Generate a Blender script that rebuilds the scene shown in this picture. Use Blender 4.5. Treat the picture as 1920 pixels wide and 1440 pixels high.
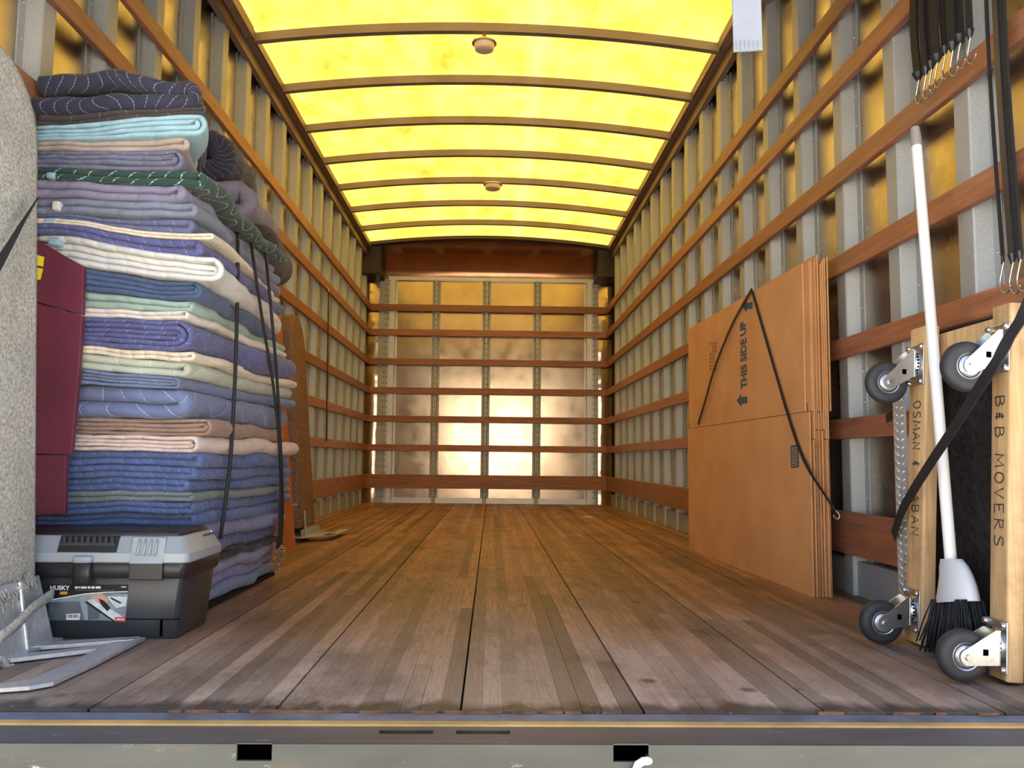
import bpy, math, random
from mathutils import Vector, Matrix, noise
random.seed(7)
for o in list(bpy.data.objects): bpy.data.objects.remove(o)
S = bpy.context.scene
COL = S.collection

# ------------------------------------------------------------------ camera
F = 1580.0
CAM = Vector((0.041, -1.465, 0.418))
def basis(yaw, pitch, roll):
    f = Vector((math.sin(yaw)*math.cos(pitch), math.cos(yaw)*math.cos(pitch), math.sin(pitch)))
    r = Vector((math.cos(yaw), -math.sin(yaw), 0)); u = r.cross(f)
    return r*math.cos(roll)+u*math.sin(roll), -r*math.sin(roll)+u*math.cos(roll), f
CR, CU, CF = basis(math.radians(1.3527), math.radians(5.2938), math.radians(0.6))
cd = bpy.data.cameras.new('camera'); cam = bpy.data.objects.new('camera', cd); COL.objects.link(cam)
cd.sensor_width = 36; cd.lens = F/1920*36; cd.clip_start = .02; cd.clip_end = 300
mw = Matrix.Identity(4)
for i in range(3):
    mw[i][0] = CR[i]; mw[i][1] = CU[i]; mw[i][2] = -CF[i]; mw[i][3] = CAM[i]
cam.matrix_world = mw
S.camera = cam
def ray(x, y):
    d = CF + CR*((x-960)/F) + CU*((720-y)/F); return d
def PX(x, y, X0): d = ray(x, y); return CAM + d*((X0-CAM.x)/d.x)
def PY(x, y, Y0): d = ray(x, y); return CAM + d*((Y0-CAM.y)/d.y)
def PZ(x, y, Z0=0.): d = ray(x, y); return CAM + d*((Z0-CAM.z)/d.z)

# ------------------------------------------------------------------ world, sun, exposure
S.view_settings.view_transform = 'Standard'
S.view_settings.look = 'None'
S.view_settings.gamma = 1
S.view_settings.use_curve_mapping = False
S.view_settings.exposure = 0.5
SUN_EL = math.radians(58)
w = bpy.data.worlds.new('sky'); S.world = w; w.use_nodes = True
nt = w.node_tree; bg = nt.nodes['Background']
sky = nt.nodes.new('ShaderNodeTexSky'); sky.sky_type = 'NISHITA'
sky.sun_disc = False; sky.sun_elevation = SUN_EL; sky.sun_rotation = math.radians(12)
sky.air_density = 1.0; sky.dust_density = 4.0
nt.links.new(sky.outputs[0], bg.inputs[0]); bg.inputs[1].default_value = 0.48
sd = bpy.data.lights.new('sun', 'SUN'); sd.energy = 16.0; sd.angle = math.radians(.6); sd.color = (1, .95, .87)
sun = bpy.data.objects.new('sun', sd); COL.objects.link(sun)
sdir = Vector((.2*math.cos(SUN_EL), math.cos(SUN_EL)*.98, math.sin(SUN_EL)))
sun.rotation_euler = sdir.to_track_quat('Z', 'Y').to_euler(); sun.location = (2, 10, 12)

# ------------------------------------------------------------------ materials
def lin(c):
    return tuple((v/255/12.92 if v/255 <= .04045 else ((v/255+.055)/1.055)**2.4) for v in c)
MATS = {}
class NT:
    def __init__(s, name):
        s.m = bpy.data.materials.new(name); s.m.use_nodes = True; s.t = s.m.node_tree
        s.b = s.t.nodes['Principled BSDF']; s.out = s.t.nodes['Material Output']; MATS[name] = s.m
    def n(s, typ, **k):
        n = s.t.nodes.new('ShaderNode'+typ)
        for a, b in k.items(): setattr(n, a, b)
        return n
    def l(s, a, b): s.t.links.new(a, b)
    def coord(s, kind, scale=(1,1,1)):
        if kind == 'Position': o = s.n('NewGeometry').outputs['Position']
        else: o = s.n('TexCoord').outputs[kind]
        mp = s.n('Mapping'); mp.inputs['Scale'].default_value = scale; s.l(o, mp.inputs[0]); return mp.outputs[0]
    def noise(s, vec, scale, detail=4, rough=.55):
        n = s.n('TexNoise'); n.inputs['Scale'].default_value = scale; n.inputs['Detail'].default_value = detail
        n.inputs['Roughness'].default_value = rough; s.l(vec, n.inputs['Vector']); return n.outputs['Fac']
    def ramp(s, fac, stops):
        r = s.n('ValToRGB'); e = r.color_ramp.elements
        while len(e) < len(stops): e.new(.5)
        for i, (p, c) in enumerate(stops):
            e[i].position = p; e[i].color = tuple(c)+(1,) if len(c) == 3 else c
        s.l(fac, r.inputs[0]); return r.outputs[0]
    def mix(s, fac, a, b, mode='MIX'):
        m = s.n('Mix', data_type='RGBA', blend_type=mode)
        for i, v in ((0, fac), (6, a), (7, b)):
            if hasattr(v, 'links'): s.l(v, m.inputs[i])
            else: m.inputs[i].default_value = v if i == 0 else tuple(v)+(1,)
        return m.outputs[2]
    def math(s, op, a, b=0.):
        m = s.n('Math', operation=op)
        for i, v in ((0, a), (1, b)):
            if hasattr(v, 'links'): s.l(v, m.inputs[i])
            else: m.inputs[i].default_value = v
        return m.outputs[0]
    def bump(s, h, strength, dist=.01, prev=None):
        b = s.n('Bump'); b.inputs['Strength'].default_value = strength; b.inputs['Distance'].default_value = dist
        s.l(h, b.inputs['Height'])
        if prev: s.l(prev, b.inputs['Normal'])
        s.l(b.outputs[0], s.b.inputs['Normal']); return b.outputs[0]
    def set(s, **k):
        for a, v in k.items():
            i = s.b.inputs[a.replace('_', ' ')]
            if hasattr(v, 'links'): s.l(v, i)
            else: i.default_value = v
def gmul(c, k): return tuple(min(1, v*k) for v in c)
def simple(name, rgb, rough=.6, metal=0., var=.15, scale=6., bump=0., bscale=120., spec=.5, kind='Object'):
    s = NT(name); c = lin(rgb); v = s.coord(kind)
    if var:
        f = s.noise(v, scale, 5); col = s.ramp(f, [(.3, gmul(c, 1-var)), (.7, gmul(c, 1+var))]); s.set(Base_Color=col)
    else: s.set(Base_Color=c+(1,))
    s.set(Roughness=rough, Metallic=metal)
    s.b.inputs['Specular IOR Level'].default_value = spec
    if bump: s.bump(s.noise(v, bscale, 3), bump, .004)
    return s.m
def wood(name, dark, light, axis, rough=.55, gscale=10., wear=None):
    s = NT(name); sc = [gscale*1.0]*3; sc[axis] = gscale*.06
    v = s.coord('Position', tuple(sc)); f = s.noise(v, 6, 6, .6)
    inf = s.n('ObjectInfo').outputs['Random']
    col = s.ramp(f, [(.3, lin(dark)), (.7, lin(light))])
    hs = s.n('HueSaturation'); s.l(col, hs.inputs['Color'])
    val = s.math('ADD', s.math('MULTIPLY', inf, .35), .82); s.l(val, hs.inputs['Value'])
    col = hs.outputs[0]
    if wear:
        g = s.noise(s.coord('Position'), 3.5, 6, .7); fac = s.ramp(g, [(.52, (0,0,0)), (.72, (.8,.8,.8))])
        col = s.mix(fac, col, lin(wear))
    s.set(Base_Color=col, Roughness=rough); s.bump(f, .25, .003); return s.m
# slats, dolly wood
wood('slat_side', (128,82,60), (170,112,80), 1, .5, wear=(138,104,88))
wood('slat_back', (128,82,60), (170,112,80), 0, .5)
wood('dolly_wood', (172,136,92), (214,182,134), 2, .6, wear=(150,118,84))
def floor_mat():
    s = NT('floor_strip'); vec = s.coord('Position', (26, 1.3, 1)); f = s.noise(vec, 5, 7, .65)
    base = s.ramp(f, [(.25, lin((100,68,48))), (.5, lin((146,104,76))), (.78, lin((186,144,108)))])
    inf = s.n('ObjectInfo').outputs['Random']
    hs = s.n('HueSaturation'); s.l(base, hs.inputs['Color'])
    s.l(s.math('ADD', s.math('MULTIPLY', inf, .85), .52), hs.inputs['Value'])
    hs.inputs['Saturation'].default_value = 1.0
    p = s.coord('Position')
    sep = s.n('SeparateXYZ'); s.l(p, sep.inputs[0])
    # worn grey traffic zone at the loading edge
    n2 = s.noise(s.coord('Position', (1.6, 1.1, 1)), 1.7, 5, .6)
    edge = s.math('ADD', s.math('MULTIPLY', sep.outputs[1], -.5), s.math('ADD', n2, .15))
    wf = s.ramp(edge, [(.0, (0,0,0)), (.75, (.66,.66,.66))])
    hs2 = s.n('HueSaturation'); hs2.inputs['Color'].default_value = lin((186,174,160))+(1,); s.l(s.math('ADD', s.math('MULTIPLY', inf, .75), .55), hs2.inputs['Value'])
    col = s.mix(wf, hs.outputs[0], hs2.outputs[0])
    # dark dirt: patches plus the grimy sill edge
    d = s.ramp(s.noise(s.coord('Position', (1.5, .8, 1)), 2.6, 6, .7), [(.48, (0,0,0)), (.70, (.7,.7,.7))])
    col = s.mix(d, col, lin((52,40,36)))
    spots = s.n('TexVoronoi'); spots.inputs['Scale'].default_value = 5.5; s.l(p, spots.inputs['Vector'])
    col = s.mix(s.ramp(spots.outputs['Distance'], [(.05, (.75,.75,.75)), (.12, (0,0,0))]), col, lin((40,32,30)))
    e2 = s.math('ADD', s.math('MULTIPLY', sep.outputs[1], -14.), s.math('MULTIPLY', s.noise(s.coord('Position', (9, 3, 1)), 2, 5), 2.4))
    col = s.mix(s.ramp(e2, [(.3, (0,0,0)), (.9, (.85,.85,.85))]), col, lin((42,36,36)))
    # pale scuffs and specks
    sc = s.noise(s.coord('Position', (10, 22, 1)), 5, 8, .75)
    col = s.mix(s.ramp(sc, [(.57, (0,0,0)), (.68, (.45,.45,.45))]), col, lin((200,188,172)))
    sp = s.n('TexVoronoi'); sp.inputs['Scale'].default_value = 26; s.l(p, sp.inputs['Vector'])
    col = s.mix(s.ramp(sp.outputs['Distance'], [(.045, (.75,.75,.75)), (.075, (0,0,0))]), col, lin((205,195,180)))
    gr = s.noise(s.coord('Position', (60, 4, 1)), 6, 8, .8)
    col = s.mix(1.0, col, s.ramp(gr, [(.3, (.62,.60,.58)), (.62, (1.12,1.1,1.08))]), 'MULTIPLY')
    s.set(Base_Color=col, Roughness=s.ramp(n2, [(.3, (.42,)*3), (.7, (.62,)*3)])); s.bump(f, .3, .002)
floor_mat()
simple('floor_dark', (26,20,18), .9)
def galv(name, rgb, rough=.42, metal=.75, sp=60):
    s = NT(name); v = s.coord('Position'); vo = s.n('TexVoronoi'); vo.inputs['Scale'].default_value = sp; s.l(v, vo.inputs['Vector'])
    c = lin(rgb); f = s.math('ADD', s.math('MULTIPLY', vo.outputs['Distance'], .5), s.math('MULTIPLY', s.noise(v, 5, 5), .6))
    s.set(Base_Color=s.ramp(f, [(.25, gmul(c, .84)), (.7, gmul(c, 1.1))]), Metallic=metal, Roughness=rough)
galv('galv', (166,170,170), .55, .35, 220)
galv('galv_bright', (205,208,210), .32, .85, 90)
galv('zinc', (196,198,196), .3, .9, 140)
galv('alu', (200,202,204), .42, .6, 90)
def skin(name, rgb, rough, bs=1.0, amp=.5, scl=(1,1,1)):
    s = NT(name); v = s.coord('Position', scl); c = lin(rgb)
    s.set(Base_Color=s.ramp(s.noise(v, 4, 6, .65), [(.3, gmul(c, .8)), (.7, gmul(c, 1.08))]), Metallic=1.0)
    s.set(Roughness=s.ramp(s.noise(v, 9, 4), [(.3, (rough*.8,)*3), (.7, (rough*1.3,)*3)]))
    b = s.bump(s.noise(v, 2.2*bs, 2, .4), amp, .03)
    sc = s.noise(s.coord('Position', (3, 3, 20)), 8, 5, .7)
    s.bump(sc, .05, .003, b)
skin('skin_side', (196,186,172), .30, 1.4, .10)
skin('skin_back', (198,180,158), .19, .8, .12)
skin('corner_metal', (190,172,150), .16, 2.0, .5)
simple('cowl', (170,124,92), .16, .75, .2, 4, .1, 10)
simple('cowl_dark', (58,44,36), .6)
simple('rail', (128,108,94), .5, .2, .15, 5)
simple('bow', (128,118,112), .5, .15, .1, 5)
def roof():
    s = NT('roof_sheet'); t = s.t; v = s.coord('Position', (1.0, .6, 1))
    f = s.noise(v, 7, 6, .65); f2 = s.noise(s.coord('Position', (2.2, 1.2, 1)), 2.4, 4, .55)
    col = s.ramp(s.math('ADD', s.math('MULTIPLY', f, .55), s.math('MULTIPLY', f2, .5)),
                 [(.36, (.37,.175,.016)), (.48, (.44,.265,.036)), (.62, (.48,.325,.065))])
    # two weathered, thinner strips running the length of the roof
    sep = s.n('SeparateXYZ'); s.l(s.coord('Position'), sep.inputs[0])
    wob = s.math('ADD', sep.outputs[0], s.math('MULTIPLY', s.noise(s.coord('Position', (1, .8, 1)), 2, 3), .12))
    d = s.math('ABSOLUTE', s.math('SUBTRACT', wob, .33))
    col = s.mix(s.ramp(d, [(.0, (.55,)*3), (.075, (0,)*3)]), col, (.60, .42, .12))
    tr = s.n('BsdfTranslucent'); di = s.n('BsdfDiffuse'); s.l(col, tr.inputs[0]); di.inputs[0].default_value = (.5,.36,.12,1)
    mx = s.n('MixShader'); mx.inputs[0].default_value = .52; s.l(tr.outputs[0], mx.inputs[1]); s.l(di.outputs[0], mx.inputs[2])
    s.l(mx.outputs[0], s.out.inputs[0])
roof()
def carpet(name, a, b, scale=140):
    s = NT(name); v = s.coord('Object'); f = s.noise(v, scale, 4, .8); g = s.noise(v, 5, 4)
    c = s.ramp(f, [(.36, lin(a)), (.62, lin(b))]); c = s.mix(s.ramp(g, [(.4, (0,0,0)), (.75, (.35,)*3)]), c, gmul(lin(a), .8))
    s.set(Base_Color=c, Roughness=1.0); s.b.inputs['Specular IOR Level'].default_value = .1; s.bump(f, .9, .006)
carpet('carpet_grey', (150,148,138), (226,224,212))
carpet('carpet_brown', (112,88,72), (158,126,102), 90)
carpet('carpet_dark', (30,27,27), (58,54,54), 80)
simple('maroon', (104,40,58), .55, 0, .25, 4, .3, 40)
simple('sill_blue', (108,116,132), .5, .3, .35, 14, .2, 60)
simple('sill_yellow', (190,152,88), .6, 0, .3, 10, .2, 40)
def worn_steel(name, base, scr, rough=.55, th=.6):
    s = NT(name); v = s.coord('Position', (2.2, 8, 8)); f = s.noise(v, 5, 8, .78)
    g = s.noise(s.coord('Position', (1, 4, 4)), 3, 5)
    c = s.ramp(g, [(.3, gmul(lin(base), .75)), (.7, gmul(lin(base), 1.25))])
    c = s.mix(s.ramp(f, [(th, (0,)*3), (th+.07, (.8,)*3)]), c, lin(scr))
    r = s.noise(s.coord('Position', (1.5, 5, 5)), 4, 6, .7)
    c = s.mix(s.ramp(r, [(.60, (0,)*3), (.75, (.6,)*3)]), c, lin((112,84,66)))
    s.set(Base_Color=c, Roughness=rough, Metallic=.25)
worn_steel('sill_dark', (90,88,88), (170,168,168), .5, .62)
worn_steel('bumper_paint', (74,76,71), (212,212,208), .55, .64)
simple('rust', (118,82,54), .9, 0, .5, 30)
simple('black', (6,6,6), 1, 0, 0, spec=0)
simple('rubber', (44,45,48), .6, 0, .2, 20)
simple('plastic_black', (46,50,56), .38, 0, .12, 5, .1, 200)
simple('plastic_dark', (34,34,36), .4, 0, .1)
simple('plastic_grey', (150,158,162), .42, 0, .06, 4)
simple('strap_black', (26,26,30), .7, 0, .2, 40)
simple('strap_rubber', (36,40,48), .38, 0, .15, 10)
simple('hook_steel', (196,190,180), .28, .9, .1)
simple('broom_white', (236,236,232), .35, 0, .03)
simple('broom_cap', (206,210,212), .4, 0, .04)
simple('grey_plastic', (150,146,140), .5)
simple('bristle', (34,34,40), .7, 0, .4, 60)
simple('ink', (40,28,22), .8, 0, 0)
simple('print_blue', (62,84,96), .8, 0, .1)
simple('print_faint', (150,100,62), .8, 0, .1)
simple('paper_white', (225,226,222), .4, 0, 0)
simple('sticker_yellow', (236,220,40), .5, 0, 0)
simple('lab_black', (20,20,22), .3, 0, 0)
simple('lab_photo', (128,140,148), .3, 0, .25, 30)
simple('lab_photo_dark', (84,94,102), .3, 0, .2, 40)
simple('lab_light', (196,204,208), .3, 0, .2, 60)
simple('lab_skin', (196,150,128), .4, 0, .1)
simple('lab_red', (186,70,66), .4, 0, 0)
simple('lab_orange', (214,150,50), .4, 0, 0)
simple('lamp_lens', (226,206,188), .35, 0, .04)
simple('hardboard', (168,96,50), .7, 0, .12, 6)
simple('plate_white', (138,142,148), .45, .2, .1, 12)
simple('concrete', (188,182,170), .9, 0, .12, 1.2, .3, 12, kind='Position')
def cardboard():
    s = NT('cardboard'); v = s.coord('Position'); sep = s.n('SeparateXYZ'); s.l(v, sep.inputs[0])
    wv = s.math('SINE', s.math('MULTIPLY', sep.outputs[2], 900))
    c = s.ramp(s.noise(v, 5, 5), [(.3, lin((198,144,92))), (.7, lin((214,160,106)))])
    s.set(Base_Color=c, Roughness=.8); s.bump(wv, .12, .001)
cardboard()
simple('cardboard_edge', (150,108,72), .9, 0, .35, 60)
def fabric(name, rgb, stitch=None, pitch=.05, amp=.02, lam=.16, wid=.05, var=.14, quilt=.6):
    s = NT(name); c = lin(rgb); lu = sum(c)/3; c = tuple((v*.74+lu*.26)*1.15 for v in c); uv = s.n('TexCoord').outputs['UV']
    sep = s.n('SeparateXYZ'); s.l(uv, sep.inputs[0]); ob = s.coord('Object')
    col = s.ramp(s.noise(ob, 9, 6, .65), [(.3, gmul(c, 1-var)), (.7, gmul(c, 1+var))])
    ph = s.math('MULTIPLY', s.math('SINE', s.math('MULTIPLY', sep.outputs[1], 2*math.pi/lam)), amp)
    a = s.math('DIVIDE', s.math('ADD', sep.outputs[0], ph), pitch)
    d = s.math('ABSOLUTE', s.math('SUBTRACT', s.math('FRACT', a), .5))   # 0 on the seam
    if stitch:
        dash = s.math('GREATER_THAN', s.math('FRACT', s.math('MULTIPLY', sep.outputs[1], 110)), .25)
        line = s.math('MULTIPLY', s.math('LESS_THAN', d, wid*.55), dash)
        col = s.mix(s.math('MULTIPLY', line, .75), col, lin(stitch))
    s.set(Base_Color=col, Roughness=1.0); s.b.inputs['Specular IOR Level'].default_value = .15
    s.b.inputs['Sheen Weight'].default_value = .15
    h = s.ramp(d, [(.0, (0,)*3), (.22, (.8,)*3), (.5, (1,)*3)])
    b = s.bump(h, quilt*.55, .008)
    s.bump(s.noise(ob, 220, 3, .7), .35, .002, b)
    return name

# ------------------------------------------------------------------ mesh builder
WL = {}
class MB:
    def __init__(s): s.v = []; s.f = []; s.uv = None
    def add(s, vs, fs):
        o = len(s.v); s.v += [Vector(v) for v in vs]; s.f += [tuple(i+o for i in q) for q in fs]; return s
    def box(s, a, b):
        x0, y0, z0 = a; x1, y1, z1 = b
        return s.hexa([(x0,y0,z0),(x1,y0,z0),(x1,y1,z0),(x0,y1,z0),(x0,y0,z1),(x1,y0,z1),(x1,y1,z1),(x0,y1,z1)])
    def hexa(s, v):
        return s.add(v, [(0,3,2,1),(4,5,6,7),(0,1,5,4),(1,2,6,5),(2,3,7,6),(3,0,4,7)])
    def rbox(s, a, b, r):          # box with edges around Z chamfered/rounded and top/bottom inset
        x0, y0, z0 = a; x1, y1, z1 = b
        def ring(z, ins):
            R = max(r-ins, 1e-4) ; out = []
            for cx, cy, a0 in ((x1-r,y1-r,0),(x0+r,y1-r,90),(x0+r,y0+r,180),(x1-r,y0+r,270)):
                for k in range(4):
                    t = math.radians(a0+30*k); out.append((cx+R*math.cos(t), cy+R*math.sin(t), z))
            return out
        q = r*.5
        return s.loft([ring(z0, q), ring(z0+q, 0), ring(z1-q, 0), ring(z1, q)], True)
    def loft(s, rings, cap=False, closed=True):
        o = len(s.v); n = len(rings[0])
        for R in rings: s.v += [Vector(p) for p in R]
        for i in range(len(rings)-1):
            for j in range(n if closed else n-1):
                k = (j+1) % n; s.f.append((o+i*n+j, o+i*n+k, o+(i+1)*n+k, o+(i+1)*n+j))
        if cap:
            s.f.append(tuple(o+j for j in reversed(range(n)))); s.f.append(tuple(o+(len(rings)-1)*n+j for j in range(n)))
        return s
    def cyl(s, p0, p1, r0, r1=None, n=16):
        return s.tube([p0, p1], r0, n, r1)
    def tube(s, pts, r, n=8, r1=None):
        pts = [Vector(p) for p in pts]; rings = []; up = None
        for i, p in enumerate(pts):
            t = (pts[min(i+1, len(pts)-1)]-pts[max(i-1, 0)]).normalized()
            if up is None: up = t.orthogonal().normalized()
            else: up = (up - t*up.dot(t)).normalized()
            b = t.cross(up); R = r if r1 is None else r+(r1-r)*i/(len(pts)-1)
            rings.append([p+up*R*math.cos(2*math.pi*k/n)+b*R*math.sin(2*math.pi*k/n) for k in range(n)])
        return s.loft(rings, True)
    def strip(s, pts, wdir, w, t):    # flat ribbon: width direction per call, thickness t
        pts = [Vector(p) for p in pts]; W = Vector(wdir).normalized(); rings = []
        for i, p in enumerate(pts):
            T = (pts[min(i+1, len(pts)-1)]-pts[max(i-1, 0)]).normalized()
            wd = (W - T*W.dot(T)).normalized(); n = T.cross(wd)
            rings.append([p+wd*w/2+n*t/2, p-wd*w/2+n*t/2, p-wd*w/2-n*t/2, p+wd*w/2-n*t/2])
        return s.loft(rings, True)
    def lathe(s, c, axis, prof, n=28):   # prof: (radius, along axis)
        c = Vector(c); A = Vector(axis).normalized(); u = A.orthogonal().normalized(); v = A.cross(u)
        return s.loft([[c+A*h+u*r*math.cos(2*math.pi*k/n)+v*r*math.sin(2*math.pi*k/n) for k in range(n)] for r, h in prof], True)
    def prism(s, poly, ext):          # polygon (3d points) extruded by vector
        e = Vector(ext); P = [Vector(p) for p in poly]; o = len(s.v); n = len(P)
        s.v += P+[p+e for p in P]
        s.f.append(tuple(o+i for i in range(n))); s.f.append(tuple(o+n+i for i in reversed(range(n))))
        for i in range(n): j = (i+1) % n; s.f.append((o+j, o+i, o+n+i, o+n+j))
        return s
    def build(s, name, mat, parent=None, smooth=None, bevel=0, **props):
        if parent is not None: org = WL[parent.name].copy()
        else:
            lo = Vector([min(v[i] for v in s.v) for i in range(3)]); hi = Vector([max(v[i] for v in s.v) for i in range(3)])
            org = Vector(((lo.x+hi.x)/2, (lo.y+hi.y)/2, lo.z))
        me = bpy.data.meshes.new(name); me.from_pydata([tuple(v-org) for v in s.v], [], s.f)
        if s.uv:
            L = me.uv_layers.new(name='UVMap')
            for lp in me.loops: L.data[lp.index].uv = s.uv[lp.vertex_index]
        import bmesh
        bm = bmesh.new(); bm.from_mesh(me); bmesh.ops.recalc_face_normals(bm, faces=bm.faces)
        if bevel:
            bmesh.ops.bevel(bm, geom=[e for e in bm.edges if e.is_manifold and e.calc_face_angle(0) > .6], offset=bevel, segments=2, affect='EDGES', profile=.5)
        bm.to_mesh(me); bm.free()
        me.materials.append(MATS[mat])
        o = bpy.data.objects.new(name, me); COL.objects.link(o); o.location = org if parent is None else (0,0,0)
        if parent is not None: o.parent = parent
        WL[o.name] = org
        if smooth is not None:
            me.shade_smooth() if smooth >= 180 else me.set_sharp_from_angle(angle=math.radians(smooth))
        for k, v in props.items(): o[k] = v
        return o
def thing(name, loc, label, cat, group=None):
    o = bpy.data.objects.new(name, None); COL.objects.link(o); o.location = loc; o.empty_display_size = .1
    WL[o.name] = Vector(loc); o['label'] = label; o['category'] = cat
    if group: o['group'] = group
    return o
def tag(o, label, cat, group=None):
    o['label'] = label; o['category'] = cat
    if group: o['group'] = group
    return o
def arc(c, r, a0, a1, n, ax='xz'):
    out = []
    for i in range(n+1):
        a = math.radians(a0+(a1-a0)*i/n); p = [c[0], c[1], c[2]]
        i0, i1 = 'xyz'.index(ax[0]), 'xyz'.index(ax[1]); p[i0] += r*math.cos(a); p[i1] += r*math.sin(a); out.append(tuple(p))
    return out
def text2d(body, size, offset=0.):
    cu = bpy.data.curves.new('lettering', 'FONT'); cu.body = body; cu.size = size; cu.offset = offset; cu.resolution_u = 3
    ob = bpy.data.objects.new('lettering', cu); COL.objects.link(ob); bpy.context.view_layer.update()
    dg = bpy.context.evaluated_depsgraph_get(); me = ob.evaluated_get(dg).to_mesh()
    v = [(p.co.x, p.co.y) for p in me.vertices]; f = [tuple(q.vertices) for q in me.polygons]
    ob.evaluated_get(dg).to_mesh_clear(); bpy.data.objects.remove(ob); bpy.data.curves.remove(cu)
    return v, f

# ================================================================== SETTING
DOORZ = 1.66
YB = 7.024      # face of the boards on the far wall
# ground outside
MB().add([(-300,-300,-1.15),(300,-300,-1.15),(300,300,-1.15),(-300,300,-1.15)], [(0,1,2,3)]).build('ground', 'concrete', kind='structure')
simple('stucco', (226,214,194), .9, 0, .05, 1.5, .2, 30, kind='Position')
# unseen pale building, guessed and added for the bright reflection in the far wall
yd = MB().box((-14,-17.5,-1.15), (14,-16.5,3.4)).build('wall_rear', 'stucco', kind='structure')
MB().box((-14.2,-17.6,3.4), (14.2,-16.4,3.6)).build('coping', 'concrete', yd)
# floor: planks of glued strips
fl = MB().box((-1.27,.0,-.05), (1.27,7.09,-.022)).build('floor', 'floor_dark', kind='structure')
unit = bpy.data.meshes.new('strip'); 
unit.from_pydata([(x,y,z) for z in (0,1) for x,y in ((0,0),(1,0),(1,1),(0,1))], [], [(0,3,2,1),(4,5,6,7),(0,1,5,4),(1,2,6,5),(2,3,7,6),(3,0,4,7)])
unit.materials.append(MATS['floor_strip'])
PW = .31; NS = 9
for k in range(-4, 4):
    a = max(-1.265, -.005+k*PW+.002); b = min(1.265, -.005+(k+1)*PW-.002)
    pl = MB().box((a,.002,-.022), (b,7.088,-.008)).build('plank', 'floor_dark', fl)
    sw = (b-a)/NS; dz0 = random.uniform(-.0006,.0006)
    for j in range(NS):
        y = 0.0; first = True
        while y < 7.08:
            L = random.uniform(.25, 2.0) if first else random.uniform(1.5, 2.9)
            first = False
            e = min(7.085, y+L)
            if 7.085-e < .5: e = 7.085
            st = bpy.data.objects.new('strip', unit); COL.objects.link(st); st.parent = pl
            g = random.choice((.00008,.0001,.00012,.00015,.0002,.0005))
            wl = WL[pl.name]
            st.location = Vector((a+j*sw+g, y+.0004, -.008))-wl; st.scale = (sw-2*g, e-y-.0008, .008+dz0+random.uniform(-.0004,.0004))
            y = e
# side walls
ZN = [(1.94,2.005),(1.69,1.755),(1.36,1.428),(1.052,1.118),(.768,.832),(.503,.570),(.130,.266)]      # boards near the door
ZF = [(1.938,2.007),(1.686,1.751),(1.386,1.451),(1.093,1.158),(.808,.872),(.519,.583),(.147,.284)]   # boards at the far end
def hat(sx, yc, z0, z1):     # galvanised hat-section post, face at |x|=1.22, flanges on the skin
    prof = [(1.268,-.075),(1.262,-.075),(1.262,-.046),(1.224,-.036),(1.22,-.032),(1.22,.032),(1.224,.036),(1.262,.046),(1.262,.075),(1.268,.075)]
    return MB().loft([[(sx*x, yc+y, z) for x, y in prof] for z in (z0, z1)], True)
for side, sx, y00 in (('left', -1, .465), ('right', 1, .195)):
    wall = MB().box((sx*1.27,-.03,-.05), (sx*1.29,7.1,2.62)).build('wall_'+side, 'skin_side', kind='structure')
    ys = [y00+.375*k for k in range(18)]
    for i, y in enumerate(ys):
        if y > 6.95: continue
        hat(sx, y, .0, 2.46).build('stud', 'galv', wall, 30)
    edges = [-.03]+[y for y in ys if y < 6.9]+[6.93]
    for a, b in zip(edges[:-1], edges[1:]):
        if b-a < .05: continue
        nz = 2
        MB().box((sx*1.2685,a+.001,.0), (sx*1.2705,b-.001,2.5)).build('panel', 'skin_side', wall)
    cut = 4.55 if sx > 0 else 4.1
    for i in range(7):
        def zz(y): t = (y-.3)/6.7; return [ZN[i][j]+(ZF[i][j]-ZN[i][j])*t for j in (0,1)]
        segs = [(.06, cut-.001), (cut+.001, YB)] if i != 6 else [(.06, 2.9), (2.902, YB)]
        for (a, b) in segs:
            za, zb = zz(a), zz(b); x0, x1 = sx*1.199, sx*1.22
            MB().hexa([(x0,a,za[0]),(x1,a,za[0]),(x1,b,zb[0]),(x0,b,zb[0]),(x0,a,za[1]),(x1,a,za[1]),(x1,b,zb[1]),(x0,b,zb[1])]).build('slat', 'slat_side', wall, None, .0025)
    rv = MB()
    for y in ys[:9]:
        for k in range(1, 24):
            z = k*.104
            if any(zn[0]-.02 < z < zn[1]+.02 for zn in ZN): continue
            rv.lathe((sx*1.2615, y-.06, z), (-sx,0,0), [(.0045,0),(.004,.002),(.002,.003)], 6)
    rv.build('rivets', 'galv_bright', wall, 60, kind='stuff')
    # base track under the wide board, and the top rail
    MB().box((sx*1.232,.0,0), (sx*1.262,6.95,.11)).build('base_track', 'galv', wall)
    tr = MB().box((sx*1.165,-.03,2.495), (sx*1.27,6.75,2.505)).box((sx*1.160,-.03,2.495), (sx*1.168,6.75,2.565)).box((sx*1.205,-.03,2.43), (sx*1.213,6.75,2.495)).box((sx*1.213,-.03,2.43), (sx*1.235,6.75,2.436)).box((sx*1.168,-.03,2.555),(sx*1.27,6.75,2.565))
    tr.build('trim_1' if sx < 0 else 'trim_2', 'rail', kind='structure')
    # rounded front corner of the body
    cm = MB()
    R = .15; ring = []
    pts = [(sx*(1.268-R+R*math.cos(math.radians(a))), 7.085-R+R*math.sin(math.radians(a))) for a in range(0, 91, 9)]
    cm.loft([[(x,y,z) for x, y in pts] for z in (0,.6,1.2,1.8,2.28)], False, False)
    cm.build('corner_sheet', 'corner_metal', wall, 180)
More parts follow.
